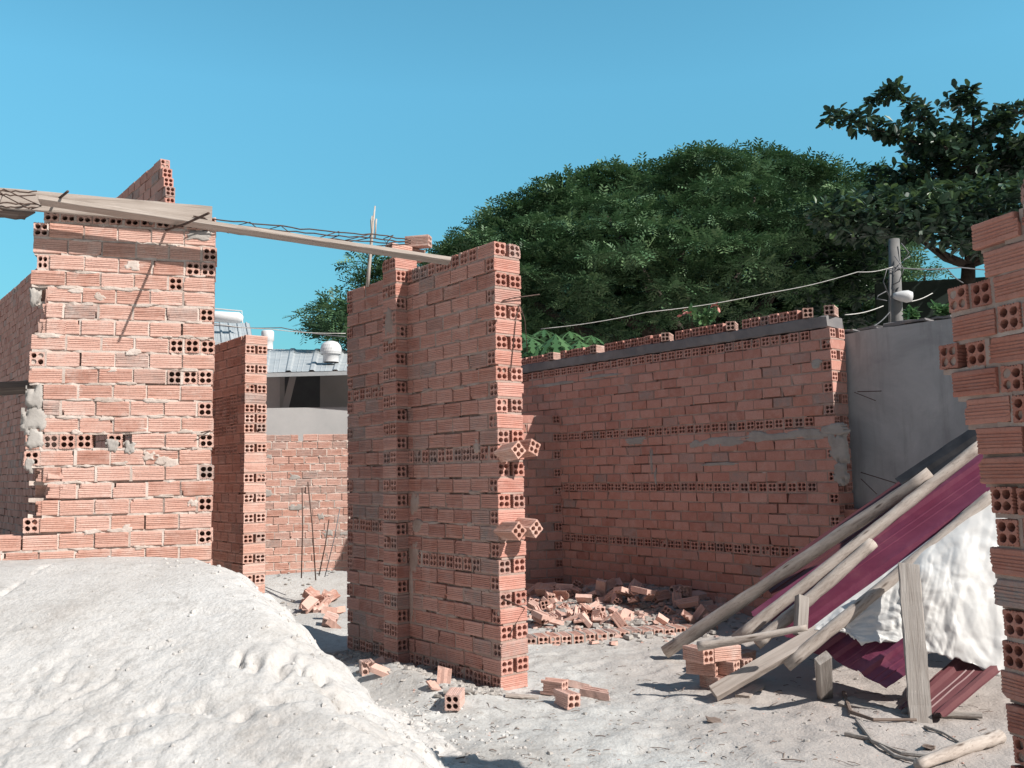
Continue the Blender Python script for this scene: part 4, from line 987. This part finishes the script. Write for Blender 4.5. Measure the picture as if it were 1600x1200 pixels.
# ------------------------------------------------------------------ houses behind
def quadbox(acc, a_, b_, z0, z1, th, mat=0):      # wall from a to b (xy) of thickness th going away
    a_, b_ = Vector((a_[0], a_[1], 0)), Vector((b_[0], b_[1], 0)); X = (b_-a_); Y = Vector((-X.y, X.x, 0)).normalized()
    boxv(acc, (a_+b_)/2+Y*th/2+Vector((0, 0, (z0+z1)/2)), X, Y, (0, 0, 1), X.length/2, th/2, (z1-z0)/2, 0, mat=mat)
HY = 13.6
e = empty('house', (-3.0, HY, 0), 'low house with pale metal roof and grey parapet behind the far brick wall', 'house')
def hz(py, y, px=470): return at(px, py, y).z
def hx(px, y): return at(px, 640, y).x
a = Acc(); quadbox(a, (hx(330, HY), HY-.1), (hx(640, HY), HY+.1), 0, hz(637, HY), .15); a.build('parapet', M_house, e)
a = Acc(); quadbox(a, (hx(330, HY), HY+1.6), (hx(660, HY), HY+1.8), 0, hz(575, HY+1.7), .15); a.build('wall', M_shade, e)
for p0, p1, yy, m_, nm in [(437, 444, HY+.5, M_house, 'post'), (405, 437, HY+.75, M_white, 'curtain'), (500, 545, HY+.9, M_house, 'pillar')]:
    a = Acc(); quadbox(a, (hx(p0, yy), yy), (hx(p1, yy), yy+.02), hz(640, yy)-.1, hz(576, yy), .1); a.build(nm, m_, e)
a = Acc(); boxv(a, (at(452, 612, HY+.4)), Vector((.10, 0, .42)), (0, 1, 0), (-1, 0, .2), .28, .01, .05); a.build('awning_brace', M_house, e)
# metal roof: slopes up away from the eaves
y0, y1 = HY-.3, HY+3.2; E0, E1 = Vector((hx(330, y0), y0, hz(582, y0))), Vector((hx(680, y0), y0, hz(577, y0, 600)))
R0, R1 = Vector((hx(330, y1), y1, hz(541, y1))), Vector((hx(700, y1), y1, hz(552, y1, 600)))
o = tin('roof', E0, R0, E1, R1, .35, M_roof, None, nu=6); o.parent = e; o.location = o.location-Vector(e.location); del o['category']
a = Acc(); boxv(a, (E0+E1)/2-Vector((0, -.02, .035)), E1-E0, (0, 1, 0), (0, 0, 1), (E1-E0).length/2, .015, .03); a.build('fascia', M_roof, e)
# turbine vent
vc = at(517, 566, HY+.6); e2 = empty('roof_vent', tuple(vc), 'round ribbed turbine vent on the pale metal roof', 'roof vent')
a = Acc(); k = 28; prof = [(.125, 0), (.125, .12), (.14, .13)]; 
def lathe(acc, c, prof, k=28, tw=0):
    V = []; n = len(prof)
    for i, (r, z) in enumerate(prof):
        for j in range(k): V.append((c[0]+r*math.cos(2*math.pi*j/k+tw*i), c[1]+r*math.sin(2*math.pi*j/k+tw*i), c[2]+z))
    acc.faces(V, [(i*k+j, i*k+(j+1) % k, (i+1)*k+(j+1) % k, (i+1)*k+j) for i in range(n-1) for j in range(k)]+[tuple((n-1)*k+j for j in range(k))])
lathe(a, vc, prof); a.build('vent_base', M_vent, e2, True)
a = Acc(); lathe(a, vc+Vector((0, 0, .125)), [(.155, 0), (.168, .04), (.168, .09), (.15, .15), (.11, .195), (.05, .215), (.0, .22)], 26, .1); a.build('vent_turbine', M_vent, e2)
# second house roof with tank
y2 = 15.0; e = empty('house', (at(355, 640, y2).x, y2, 0), 'house with corrugated grey roof half hidden behind the sunlit wall', 'house')
a = Acc(); quadbox(a, (at(300, 640, y2).x, y2+.3), (at(395, 640, y2).x, y2+.3), 0, at(360, 530, y2).z, .2); a.build('wall', M_house, e)
o = tin('roof', at(300, 542, y2), at(300, 503, y2+2), at(398, 545, y2), at(390, 505, y2+2), .16, M_roof, None, nu=4); o.parent = e; o.location = o.location-Vector(e.location); del o['category']
e = empty('water_tank', tuple(at(350, 497, y2+1)), 'white horizontal water tank in a thin frame on the corrugated roof', 'water tank')
a = Acc(); bars(a, [at(310, 493, y2+1), at(312, 493, y2+1), at(374, 497, y2+1), at(379, 498, y2+1)], [.05, .10, .10, .05], 14); a.build('tank', M_white, e, True)
a = Acc(); bars(a, [at(310, 480, y2+1), at(378, 486, y2+1), at(379, 505, y2+1)], .012, 6); a.build('frame', M_vent, e)
e = tag(Acc() and (lambda a: (lathe(a, at(418, 546, 14.2), [(.085, 0), (.085, .13), (.1, .14), (.1, .28), (.09, .30), (.0, .31)], 20), a.build('tank', M_white, None, True, origin=tuple(at(418, 546, 14.2))))[1])(Acc()), 'small white upright tank at the left end of the pale roof', 'water tank')

# ------------------------------------------------------------------ utility pole with lamp
UY = 9.3; ub = at(1402, 740, UY); ub.z = 0
e = empty('utility_pole', tuple(ub), 'concrete utility pole with a lamp, rising behind the grey rendered wall', 'utility pole')
a = Acc(); tp = at(1397, 374, UY); bars(a, [ub, at(1400, 500, UY), tp], [.085, .07, .055], 14); a.build('shaft', M_conc, e, True)
a = Acc(); bars(a, [at(1390, 515, UY-.08), at(1391, 418, UY-.08)], .014, 8); a.build('conduit', M_conc, e, True)
lc = at(1413, 463, UY-.12); a = Acc(); X = Vector((.95, -.2, -.12)).normalized()
pts = [lc-X*.11, lc-X*.08, lc-X*.03, lc+X*.03, lc+X*.075, lc+X*.085]; bars(a, pts, [.025, .04, .055, .065, .05, .01], 14); a.build('lamp_head', M_vent, e, True)
a = Acc(); bars(a, [at(1400, 452, UY), at(1405, 450, UY-.1), lc-X*.08+Vector((0, 0, .02))], .012, 8); a.build('lamp_arm', M_conc, e, True)
for pts in [[(1392, 470), (1380, 440), (1386, 420), (1398, 425), (1408, 410)], [(1398, 400), (1412, 420), (1405, 440), (1395, 445)], [(1385, 455), (1372, 462), (1370, 467), (1386, 470)], [(1408, 380), (1420, 395), (1410, 408), (1422, 400)]]:
    a = Acc(); bars(a, [at(x, y, UY-.1+.05*math.sin(x)) for x, y in pts], .006, 5); a.build('loose_wire', M_wire, e, True)
def wire(name, pts, r, m, lb, cat='wire'):
    a = Acc(); P = []
    for i in range(len(pts)-1):
        A_, B_ = at(*pts[i]), at(*pts[i+1])
        for j in range(8): f = j/8; P.append(A_.lerp(B_, f)-Vector((0, 0, .02*math.sin(math.pi*f))))
    P.append(at(*pts[-1])); bars(a, P, r, 5); o = a.build(name, m, None, True, origin=tuple(P[0])); return tag(o, lb, cat)
wire('rope', [(845, 514, 9.3), (1010, 488, 9.1), (1200, 458, 9.1), (1340, 425, 9.1), (1395, 417, 9.2)], .0038, M_rope, 'pale rope slanting from the concrete pole down across the big tree', 'rope')
wire('wire', [(1398, 418, 9.2), (1500, 418, 9.6), (1640, 424, 10)], .007, M_wire, 'thick dark wire running right from the concrete pole')
wire('wire', [(1320, 492, 8.8), (1380, 478, 9.2)], .0045, M_rope, 'short pale wire reaching the pole from the wall end')
wire('wire', [(1360, 512, 8.8), (1390, 488, 9.2)], .006, M_wire, 'thin stay wire from the grey wall up to the pole')
wire('wire', [(1415, 472, 9.2), (1457, 458, 9.6)], .0045, M_rope, 'short pale wire running right from the lamp')
wire('wire', [(1480, 420, 9.5), (1505, 442, 9.7)], .006, M_wire, 'thin wire sloping down right of the pole')
wire('wire', [(335, 505, 12), (420, 514, 12), (540, 521, 12)], .005, M_rope, 'pale service wire sagging over the low house roof')
wire('wire', [(335, 508, 12.4), (440, 512, 12.4), (540, 526, 12.4)], .007, M_wire, 'dark service wire sagging over the low house roof')
e = empty('garden_wall', tuple(at(1500, 740, 14)), 'dark green mossy wall between the concrete pole and the close pier', 'wall'); a = Acc()
quadbox(a, (at(1380, 640, 14).x, 14), (at(1640, 640, 14).x, 13.4), 0, at(1480, 441, 14).z, .15); a.build('wall_panel', M_gwall, e)

# ------------------------------------------------------------------ foliage
def add_leaf_sprays(acc, pos, nrm, size, nl, kind, trd, shade=.0):
    """numpy batch of compound leaves: pos (n,3), nrm = pointing direction of each"""
    n = len(pos); 
    d = nrm/np.linalg.norm(nrm, axis=1, keepdims=True)
    upv = np.array((0, 0, 1.0))+rng.normal(0, .35, (n, 3)); sd = np.cross(d, upv); sd /= np.linalg.norm(sd, axis=1, keepdims=True)+1e-9
    nn = np.cross(sd, d); tint = np.clip(rng.normal(trd, .27, n), 0, 1)
    Vs = []; 
    if kind == 'feather':
        for i in range(nl):
            f = .12+.88*i/nl
            for sg in (-1, 1):
                b = d*(f*size)[:, None]-nn*(.25*f*f*size)[:, None]
                wv = d*(.075*size)[:, None]; out = (sd*sg+d*.5-nn*.15)*((.36*(1-.55*abs(f-.5)*1.6))*size)[:, None]
                Vs.append(np.stack([b-wv*.5, b+out*.5-wv, b+out, b+out*.55+wv], 1))
    else:   # one broad obovate blade
        for i in range(1):
            wd = .30*size; L = size
            b = np.zeros((n, 3)); c1 = d*(.55*L)[:, None]-nn*(.05*L)[:, None]; tipp = d*L[:, None]-nn*(.22*L)[:, None]
            Vs.append(np.stack([b, c1+sd*wd[:, None]*.9, tipp*.93+sd*wd[:, None]*.5, tipp], 1)); Vs.append(np.stack([b, tipp, tipp*.93-sd*wd[:, None]*.5, c1-sd*wd[:, None]*.9], 1))
    A_ = np.concatenate([v+pos[:, None, :] for v in Vs], 0); k = len(A_)
    tt = np.tile(tint, len(Vs)); tc = np.stack([tt, tt*0, tt*0+.5, tt*0+1], -1)
    acc.add(A_.reshape(-1, 3), np.arange(k*4), np.full(k, 4), np.repeat(tc, 4, 0))
def unit(n):
    v = rng.normal(0, 1, (n, 3)); return v/np.linalg.norm(v, axis=1, keepdims=True)
def limbs(acc, base, pts, r0_, r1_):
    bars(acc, [base]+pts, [r0_+(r1_-r0_)*i/len(pts) for i in range(len(pts)+1)], 9, wob=.08)
def px2(px, py, Y, r): p = at(px, py, Y); return (p.x, p.y, p.z, r)
def feather_tree(name, label, clumps, base, trunk_pts, size, per, group=None, trd=.45, flat=.6):
    e = empty(name, tuple(base), label, 'tree', group)
    a = Acc()
    for (x, y, z, r) in clumps:
        m_ = int(per*(r/.6)**1.7); u = unit(m_); u[:, 2] = np.where(u[:, 2] < -.3, -u[:, 2]*.6, u[:, 2]); rad = r*(rng.random(m_)**.33)
        P = np.array((x, y, z))+u*rad[:, None]*np.array((1, 1, flat))
        dr = u*np.array((1, 1, .35))+rng.normal(0, .35, (m_, 3)); dr[:, 2] -= .05
        add_leaf_sprays(a, P, dr, size*rng.uniform(.7, 1.25, m_), 4, 'feather', trd)
    a.build('crown', M_leaf, e)
    t = Acc()
    for pts, q0, q1 in trunk_pts: limbs(t, Vector(pts[0]), [Vector(p) for p in pts[1:]], q0, q1)
    t.build('trunk', M_trunk, e, True); return e
TY = 16.0
outl = [(672, 410), (735, 362), (800, 318), (870, 286), (940, 266), (1010, 262), (1080, 240), (1150, 240), (1215, 246), (1270, 256), (1310, 268), (1345, 272)]
cl = []; rr_ = random.Random(77)
PAD = []
for i in range(900):
    x = rr_.uniform(690, 1400); top = np.interp(x, [p[0] for p in outl]+[1400], [p[1] for p in outl]+[292]); bot = np.interp(x, [690, 780, 900, 1100, 1400], [430, 520, 545, 500, 470])
    f = rr_.random()**1.1; y = top+2+12*rr_.random()+(bot-top-6)*f; r = rr_.choice((.28, .36, .46, .58))
    if any(((x-a_)/(c_+r))**2+((y-b_)/((c_+r)*.55))**2 < 58**2*1.0 for a_, b_, c_ in PAD): continue
    PAD.append((x, y, r))
    Yd = TY-2.8*math.sin(math.pi*min(1, .10+f*.75))*math.sin(math.pi*np.clip((x-640)/800, 0, 1))+rr_.uniform(-.75, .6)
    cl.append(px2(x, y, Yd, r*1.05)); 
    for k in range(rr_.choice((0, 1, 2))): cl.append(px2(x+rr_.gauss(0, 26), y+rr_.uniform(-8, 6), Yd+rr_.uniform(-.1, .3), r*.6))
ncl = []
for i in range(400):     # inner and back of the crown
    x = rr_.uniform(700, 1400); top = np.interp(x, [p[0] for p in outl]+[1400], [p[1] for p in outl]+[292]); f = rr_.random(); cl.append(px2(x, top+34+(500-top)*f, TY+rr_.uniform(1.3, 3.4), rr_.uniform(.5, .85)))
for x, y in [(690, 398), (712, 380), (735, 360), (765, 343), (796, 316), (826, 302), (850, 290), (905, 276), (945, 262), (985, 270), (1015, 262), (1045, 262), (1078, 243), (1105, 240), (1142, 250), (1180, 238), (1215, 245), (1250, 256), (1285, 262), (1345, 266), (1385, 272)]:
    cl.append(px2(x, y+6, TY-.6, .30)); cl.append(px2(x+14, y+16, TY-.6, .36))
tb = at(1080, 740, TY+.4); tb.z = 0
j0 = at(1085, 560, TY+.3)
trunks = [([tb, at(1078, 640, TY+.4), j0], .34, .24)]
for (x, y, dy) in [(820, 360, -.5), (930, 310, .3), (1060, 300, -.6), (1180, 300, .4), (1280, 330, -.3), (760, 430, .2), (1000, 420, -1.2), (1230, 420, -1.0)]:
    m1 = at((1085+x)/2+rr_.uniform(-20, 20), (560+y)/2+25, TY+dy*.5); trunks.append(([j0, m1, at(x, y, TY+dy)], .15, .03))
feather_tree('feathery_tree', 'huge spreading feathery-leaved tree behind the long shaded wall', [c for c in cl if not (abs((c[0]/c[1]*1400+800)-1000) < 16 and c[2] < 4.35)], tb, trunks, .24, 210, flat=.24, trd=.5)
cl = [px2(rr_.gauss(548, 28), rr_.gauss(505, 20), 17+rr_.uniform(-.8, .8), rr_.uniform(.25, .5)) for i in range(34)]+[px2(x, y, 17, .22) for x, y in [(478, 495), (490, 505), (500, 490), (512, 500), (520, 485), (485, 520), (530, 470), (495, 512), (505, 515)]]
cl += [px2(rr_.gauss(600, 22), rr_.gauss(432, 16), 17.6, rr_.uniform(.2, .4)) for i in range(14)]+[px2(x, y, 17.6, .2) for x, y in [(556, 445), (570, 435), (585, 425), (600, 420)]]+[px2(rr_.gauss(620, 40), rr_.gauss(520, 40), 17.8, .5) for i in range(20)]
tb = at(590, 740, 17.4); tb.z = 0; feather_tree('feathery_tree', 'smaller feathery tree peeping out left of the middle wall above the house roof', cl, tb, [([tb, at(590, 600, 17.4), at(560, 520, 17.2)], .16, .04), ([at(590, 600, 17.4), at(605, 450, 17.6)], .09, .03)], .27, 80, flat=.4)
cl = [px2(rr_.uniform(1405, 1475), rr_.uniform(408, 450), 17+rr_.uniform(-.6, .6), rr_.uniform(.16, .3)) for i in range(16)]
tb = at(1440, 740, 17.2); tb.z = 0; feather_tree('feathery_tree', 'thin wispy tree seen through the gap right of the concrete pole', cl, tb, [([tb, at(1440, 560, 17.2), at(1445, 425, 17)], .09, .02)], .26, 40)
# low scrub closing the view under the big crown
cl = [px2(rr_.uniform(680, 1420), rr_.uniform(500, 640), TY+1.5+rr_.uniform(0, 2.5), rr_.uniform(.5, .8)) for i in range(200)]
cl = [c for c in cl if not (abs((c[0]/c[1]*1400+800)-1000) < 22 and c[2] > 3.6)]
tb = at(1000, 740, TY+2.5); tb.z = 0; feather_tree('shrub', 'dense dark shrubbery filling the space under the huge spreading tree', cl, tb, [([tb, at(960, 600, TY+2.6)], .1, .03), ([tb, at(1150, 580, TY+2.6)], .1, .03)], .5, 26, trd=.25)

# tropical almond: tiers of rosettes on level branches
AY = 13.0; tb = at(1513, 740, AY); tb.z = 0
e = empty('almond_tree', tuple(tb), 'broad-leaved almond tree with level tiers of branches at the upper right', 'tree')
t = Acc(); fork = at(1513, 415, AY)
limbs(t, tb, [at(1513, 520, AY), at(1512, 440, AY), fork], .12, .095)
a = Acc(); rr_ = random.Random(9)
def tier(pts, dens, rad, sz, dy=0.0, thick=None, trd=.4):
    P = [at(x, y, AY+dy+.25*math.sin(x*.05)) for x, y in pts]; limbs(t, P[0], P[1:], .028, .006)
    L = sum((P[i+1]-P[i]).length for i in range(len(P)-1)); n = int(L*dens*(2.6 if dens < 13 else 1.7)); rad *= 1.15; C = []
    for i in range(n):
        f = rr_.random()*(len(P)-1); k = int(f); c = P[k].lerp(P[k+1], f-k); C.append(c+Vector((rr_.gauss(0, rad), rr_.gauss(0, rad*1.6), rr_.gauss(0, rad*.55)+rad*.3)))
    C.append(P[-1]); rosettes(C, sz, trd)
def rosettes(C, sz, trd=.4, nl=14):
    C = np.array([tuple(c) for c in C]); pos = np.repeat(C, nl, 0); n = len(pos)
    az = rng.uniform(0, 2*math.pi, n); el = rng.normal(.12, .5, n)
    d = np.stack([np.cos(az)*np.cos(el), np.sin(az)*np.cos(el), np.sin(el)], -1)
    add_leaf_sprays(a, pos+d*.02, d, 1.0*sz*rng.uniform(.6, 1.2, n), 1, 'blade', trd)
tier([(1480, 232), (1430, 222), (1385, 208), (1340, 190), (1300, 178)], 9, .06, .145, -.3)
tier([(1500, 232), (1462, 205), (1425, 165), (1380, 140)], 10, .08, .145, .2)
tier([(1515, 240), (1520, 200), (1522, 165), (1515, 140)], 16, .10, .145, 0)
tier([(1530, 235), (1555, 205), (1580, 180), (1620, 165)], 12, .09, .145, -.2)
tier([(1470, 250), (1500, 222), (1540, 212), (1560, 200)], 16, .11, .145, .1)
tier([(1420, 225), (1450, 235), (1500, 225)], 14, .09, .145, .4)
tier([(1620, 235), (1560, 252), (1500, 262), (1450, 252)], 22, .13, .15, 0)
tier([(1620, 270), (1530, 280), (1440, 282), (1370, 292)], 22, .15, .15, .3)
tier([(1560, 245), (1590, 225), (1625, 230)], 14, .09, .15, .1)
for i in range(640):
    x = rr_.uniform(1275, 1640); u_ = np.interp(x, [1275, 1330, 1400, 1480, 1560, 1640], [322, 300, 296, 285, 275, 270]); b_ = np.interp(x, [1275, 1330, 1390, 1440, 1500, 1556, 1640], [352, 378, 370, 372, 388, 400, 408])
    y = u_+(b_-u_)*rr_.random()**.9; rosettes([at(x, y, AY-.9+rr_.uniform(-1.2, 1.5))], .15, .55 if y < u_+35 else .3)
for i in range(150):
    x = rr_.uniform(1240, 1400); y = rr_.uniform(315, 520); rosettes([at(x, y, AY+1.2+rr_.uniform(0, 1.2))], .15, .2)
for (x, y) in [(1440, 378), (1470, 390), (1400, 345), (1560, 360), (1600, 370), (1510, 330), (1540, 300)]: limbs(t, fork, [fork.lerp(at(x, y, AY), .5)-Vector((0, 0, .08)), at(x, y, AY+rr_.uniform(-.5, .5))], .06, .02)
limbs(t, at(1513, 330, AY), [at(1515, 290, AY), at(1512, 250, AY), at(1515, 215, AY)], .05, .02)
a.build('crown', M_leafa, e); t.build('trunk', M_trunk, e, True)
# papaya
PYd = 11.6; tb = at(872, 740, PYd); tb.z = 0; e = empty('papaya_plant', tuple(tb), 'bright green papaya plant with deeply lobed leaves just over the long wall', 'plant')
t = Acc(); limbs(t, tb, [at(870, 600, PYd), at(868, 545, PYd)], .07, .05); a = Acc()
def papaya_leaf(c, stem, size, drop):
    bars(t, [stem, stem.lerp(c, .6)+Vector((0, 0, .04)), c], .008, 5)
    dirv = (c-stem); az0 = math.atan2(dirv.y, dirv.x)
    for k in range(9):
        az = az0+(k-4)*.62; L = size*(1-.06*abs(k-4)); d = Vector((math.cos(az), math.sin(az), -drop)).normalized(); sd = Vector((-math.sin(az), math.cos(az), 0))
        prof = [(0, .015), (.3, .045), (.42, .14), (.48, .05), (.62, .17), (.68, .05), (.82, .10), (1, 0)]
        Lp = [c+d*L*f+sd*L*wv+Vector((0, 0, -.25*L*f*f)) for f, wv in prof]; Rp = [c+d*L*f-sd*L*wv+Vector((0, 0, -.25*L*f*f)) for f, wv in prof]
        m_ = len(prof); a.faces(Lp+Rp, [(i, i+1, m_+i+1, m_+i) for i in range(m_-1)], (random.uniform(.2, .9), 0, .5, 1))
stm = at(868, 548, PYd)
for (x, y, dy, sz, dr) in [(830, 528, -.5, .38, .5), (868, 522, -.7, .40, .7), (905, 532, -.5, .36, .5), (850, 515, .2, .36, .3), (890, 518, .3, .36, .3), (922, 540, -.1, .3, .6), (828, 545, -.3, .34, .7), (872, 542, -.8, .36, .8), (842, 540, -.7, .3, .9), (905, 548, -.6, .3, .8), (925, 525, .2, .26, .4), (815, 520, 0, .3, .4)]:
    papaya_leaf(at(x, y, PYd+dy), stm, sz, dr)
a.build('leaf_crown', M_leafp, e); t.build('stem', M_leafp, e, True)
# plants on the walls
def weed(name, px, py, Y, h, n, lb, fl=False, sz=.09):
    b = at(px, py, Y); e = empty(name, tuple(b), lb, 'plant'); t = Acc(); a = Acc(); f = Acc()
    for i in range(n):
        tp = b+Vector((random.gauss(0, h*.45), random.gauss(0, h*.3), h*random.uniform(.5, 1))); bars(t, [b, b.lerp(tp, .6)+Vector((.01, 0, .01)), tp], .004, 4)
        m_ = 9; P = np.array([tuple(b.lerp(tp, random.uniform(.35, 1))) for _ in range(m_)]); add_leaf_sprays(a, P, unit(m_)+np.array((0, 0, .3)), np.full(m_, sz), 1, 'blade', .7)
        if fl and i < 2:
            P = np.array([tuple(tp+Vector((random.gauss(0, .02), random.gauss(0, .02), random.gauss(0, .02)))) for _ in range(10)]); add_leaf_sprays(f, P, unit(10), np.full(10, .06), 1, 'blade', .5)
    t.build('stem', M_leafp, e); a.build('foliage', M_leafp, e)
    if fl: f.build('flower', M_flower, e)
weed('flowering_plant', 1108, 512, 9.0, .22, 7, 'small leggy plant with a pink flower on top of the long wall', True)
weed('creeper', 1425, 502, 7.6, .10, 10, 'low green creeper on the grey wall top beside the concrete pole', sz=.075)
weed('creeper', 1478, 497, 7.2, .11, 10, 'low green creeper on the grey wall top next to the close pier', sz=.075)
weed('weed', 1302, 489, 7.6, .08, 3, 'tiny dry sprig on the near end of the long wall top', sz=.03)

# ------------------------------------------------------------------ light
SUN_EL, SUN_TH = R(39.5), R(58)     # elevation; the light travels towards the far left
trav = Vector((-math.sin(SUN_TH)*math.cos(SUN_EL), math.cos(SUN_TH)*math.cos(SUN_EL), -math.sin(SUN_EL)))
sd = bpy.data.lights.new('sun', 'SUN'); sd.energy = 5.0; sd.angle = R(.5); sd.color = (1.0, .955, .89)
so = bpy.data.objects.new('sun', sd); COL.objects.link(so); so.rotation_mode = 'QUATERNION'; so.rotation_quaternion = Vector((0, 0, -1)).rotation_difference(trav); so.location = (8, -6, 12)
SKYGAIN = (.92, 1.86, 1.68)
wd = bpy.data.worlds.new('World'); sc.world = wd; wd.use_nodes = True; nt = wd.node_tree
bg = nt.nodes['Background']; sky = nt.nodes.new('ShaderNodeTexSky'); sky.sky_type = 'NISHITA'; sky.sun_disc = False
sky.sun_elevation = SUN_EL; s_ = -trav; sky.sun_rotation = math.atan2(s_.x, s_.y); sky.altitude = 0; sky.air_density = 1.0; sky.dust_density = .4; sky.ozone_density = 1.5
# deep blue opposite the sun, whiter and dimmer air on the sun's side
tc = nt.nodes.new('ShaderNodeTexCoord'); sx = nt.nodes.new('ShaderNodeSeparateXYZ'); nt.links.new(tc.outputs['Generated'], sx.inputs[0])
mr = nt.nodes.new('ShaderNodeMapRange'); mr.interpolation_type = 'SMOOTHSTEP'; nt.links.new(sx.outputs[1], mr.inputs[0])
for i, v in ((1, -.5), (2, .6), (3, 0), (4, 1.0)): mr.inputs[i].default_value = v
gm = nt.nodes.new('ShaderNodeMix'); gm.data_type = 'RGBA'; nt.links.new(mr.outputs[0], gm.inputs[0]); gm.inputs[6].default_value = (.60, .54, .47, 1); gm.inputs[7].default_value = (*SKYGAIN, 1)
tint = nt.nodes.new('ShaderNodeVectorMath'); tint.operation = 'MULTIPLY'; nt.links.new(sky.outputs[0], tint.inputs[0]); nt.links.new(gm.outputs[2], tint.inputs[1])
mz = nt.nodes.new('ShaderNodeMapRange'); nt.links.new(sx.outputs[2], mz.inputs[0])
for i, v in ((1, .0), (2, .40), (3, .30), (4, 1.0)): mz.inputs[i].default_value = v
t2 = nt.nodes.new('ShaderNodeVectorMath'); t2.operation = 'SCALE'; nt.links.new(tint.outputs[0], t2.inputs[0]); nt.links.new(mz.outputs[0], t2.inputs['Scale'])
nt.links.new(t2.outputs[0], bg.inputs['Color']); bg.inputs['Strength'].default_value = .1
sc.view_settings.view_transform = 'Standard'; sc.view_settings.look = 'None'; sc.view_settings.exposure = 0.3; sc.view_settings.gamma = 1
sc.cycles.max_bounces = 6; sc.cycles.diffuse_bounces = 2; sc.cycles.transparent_max_bounces = 4
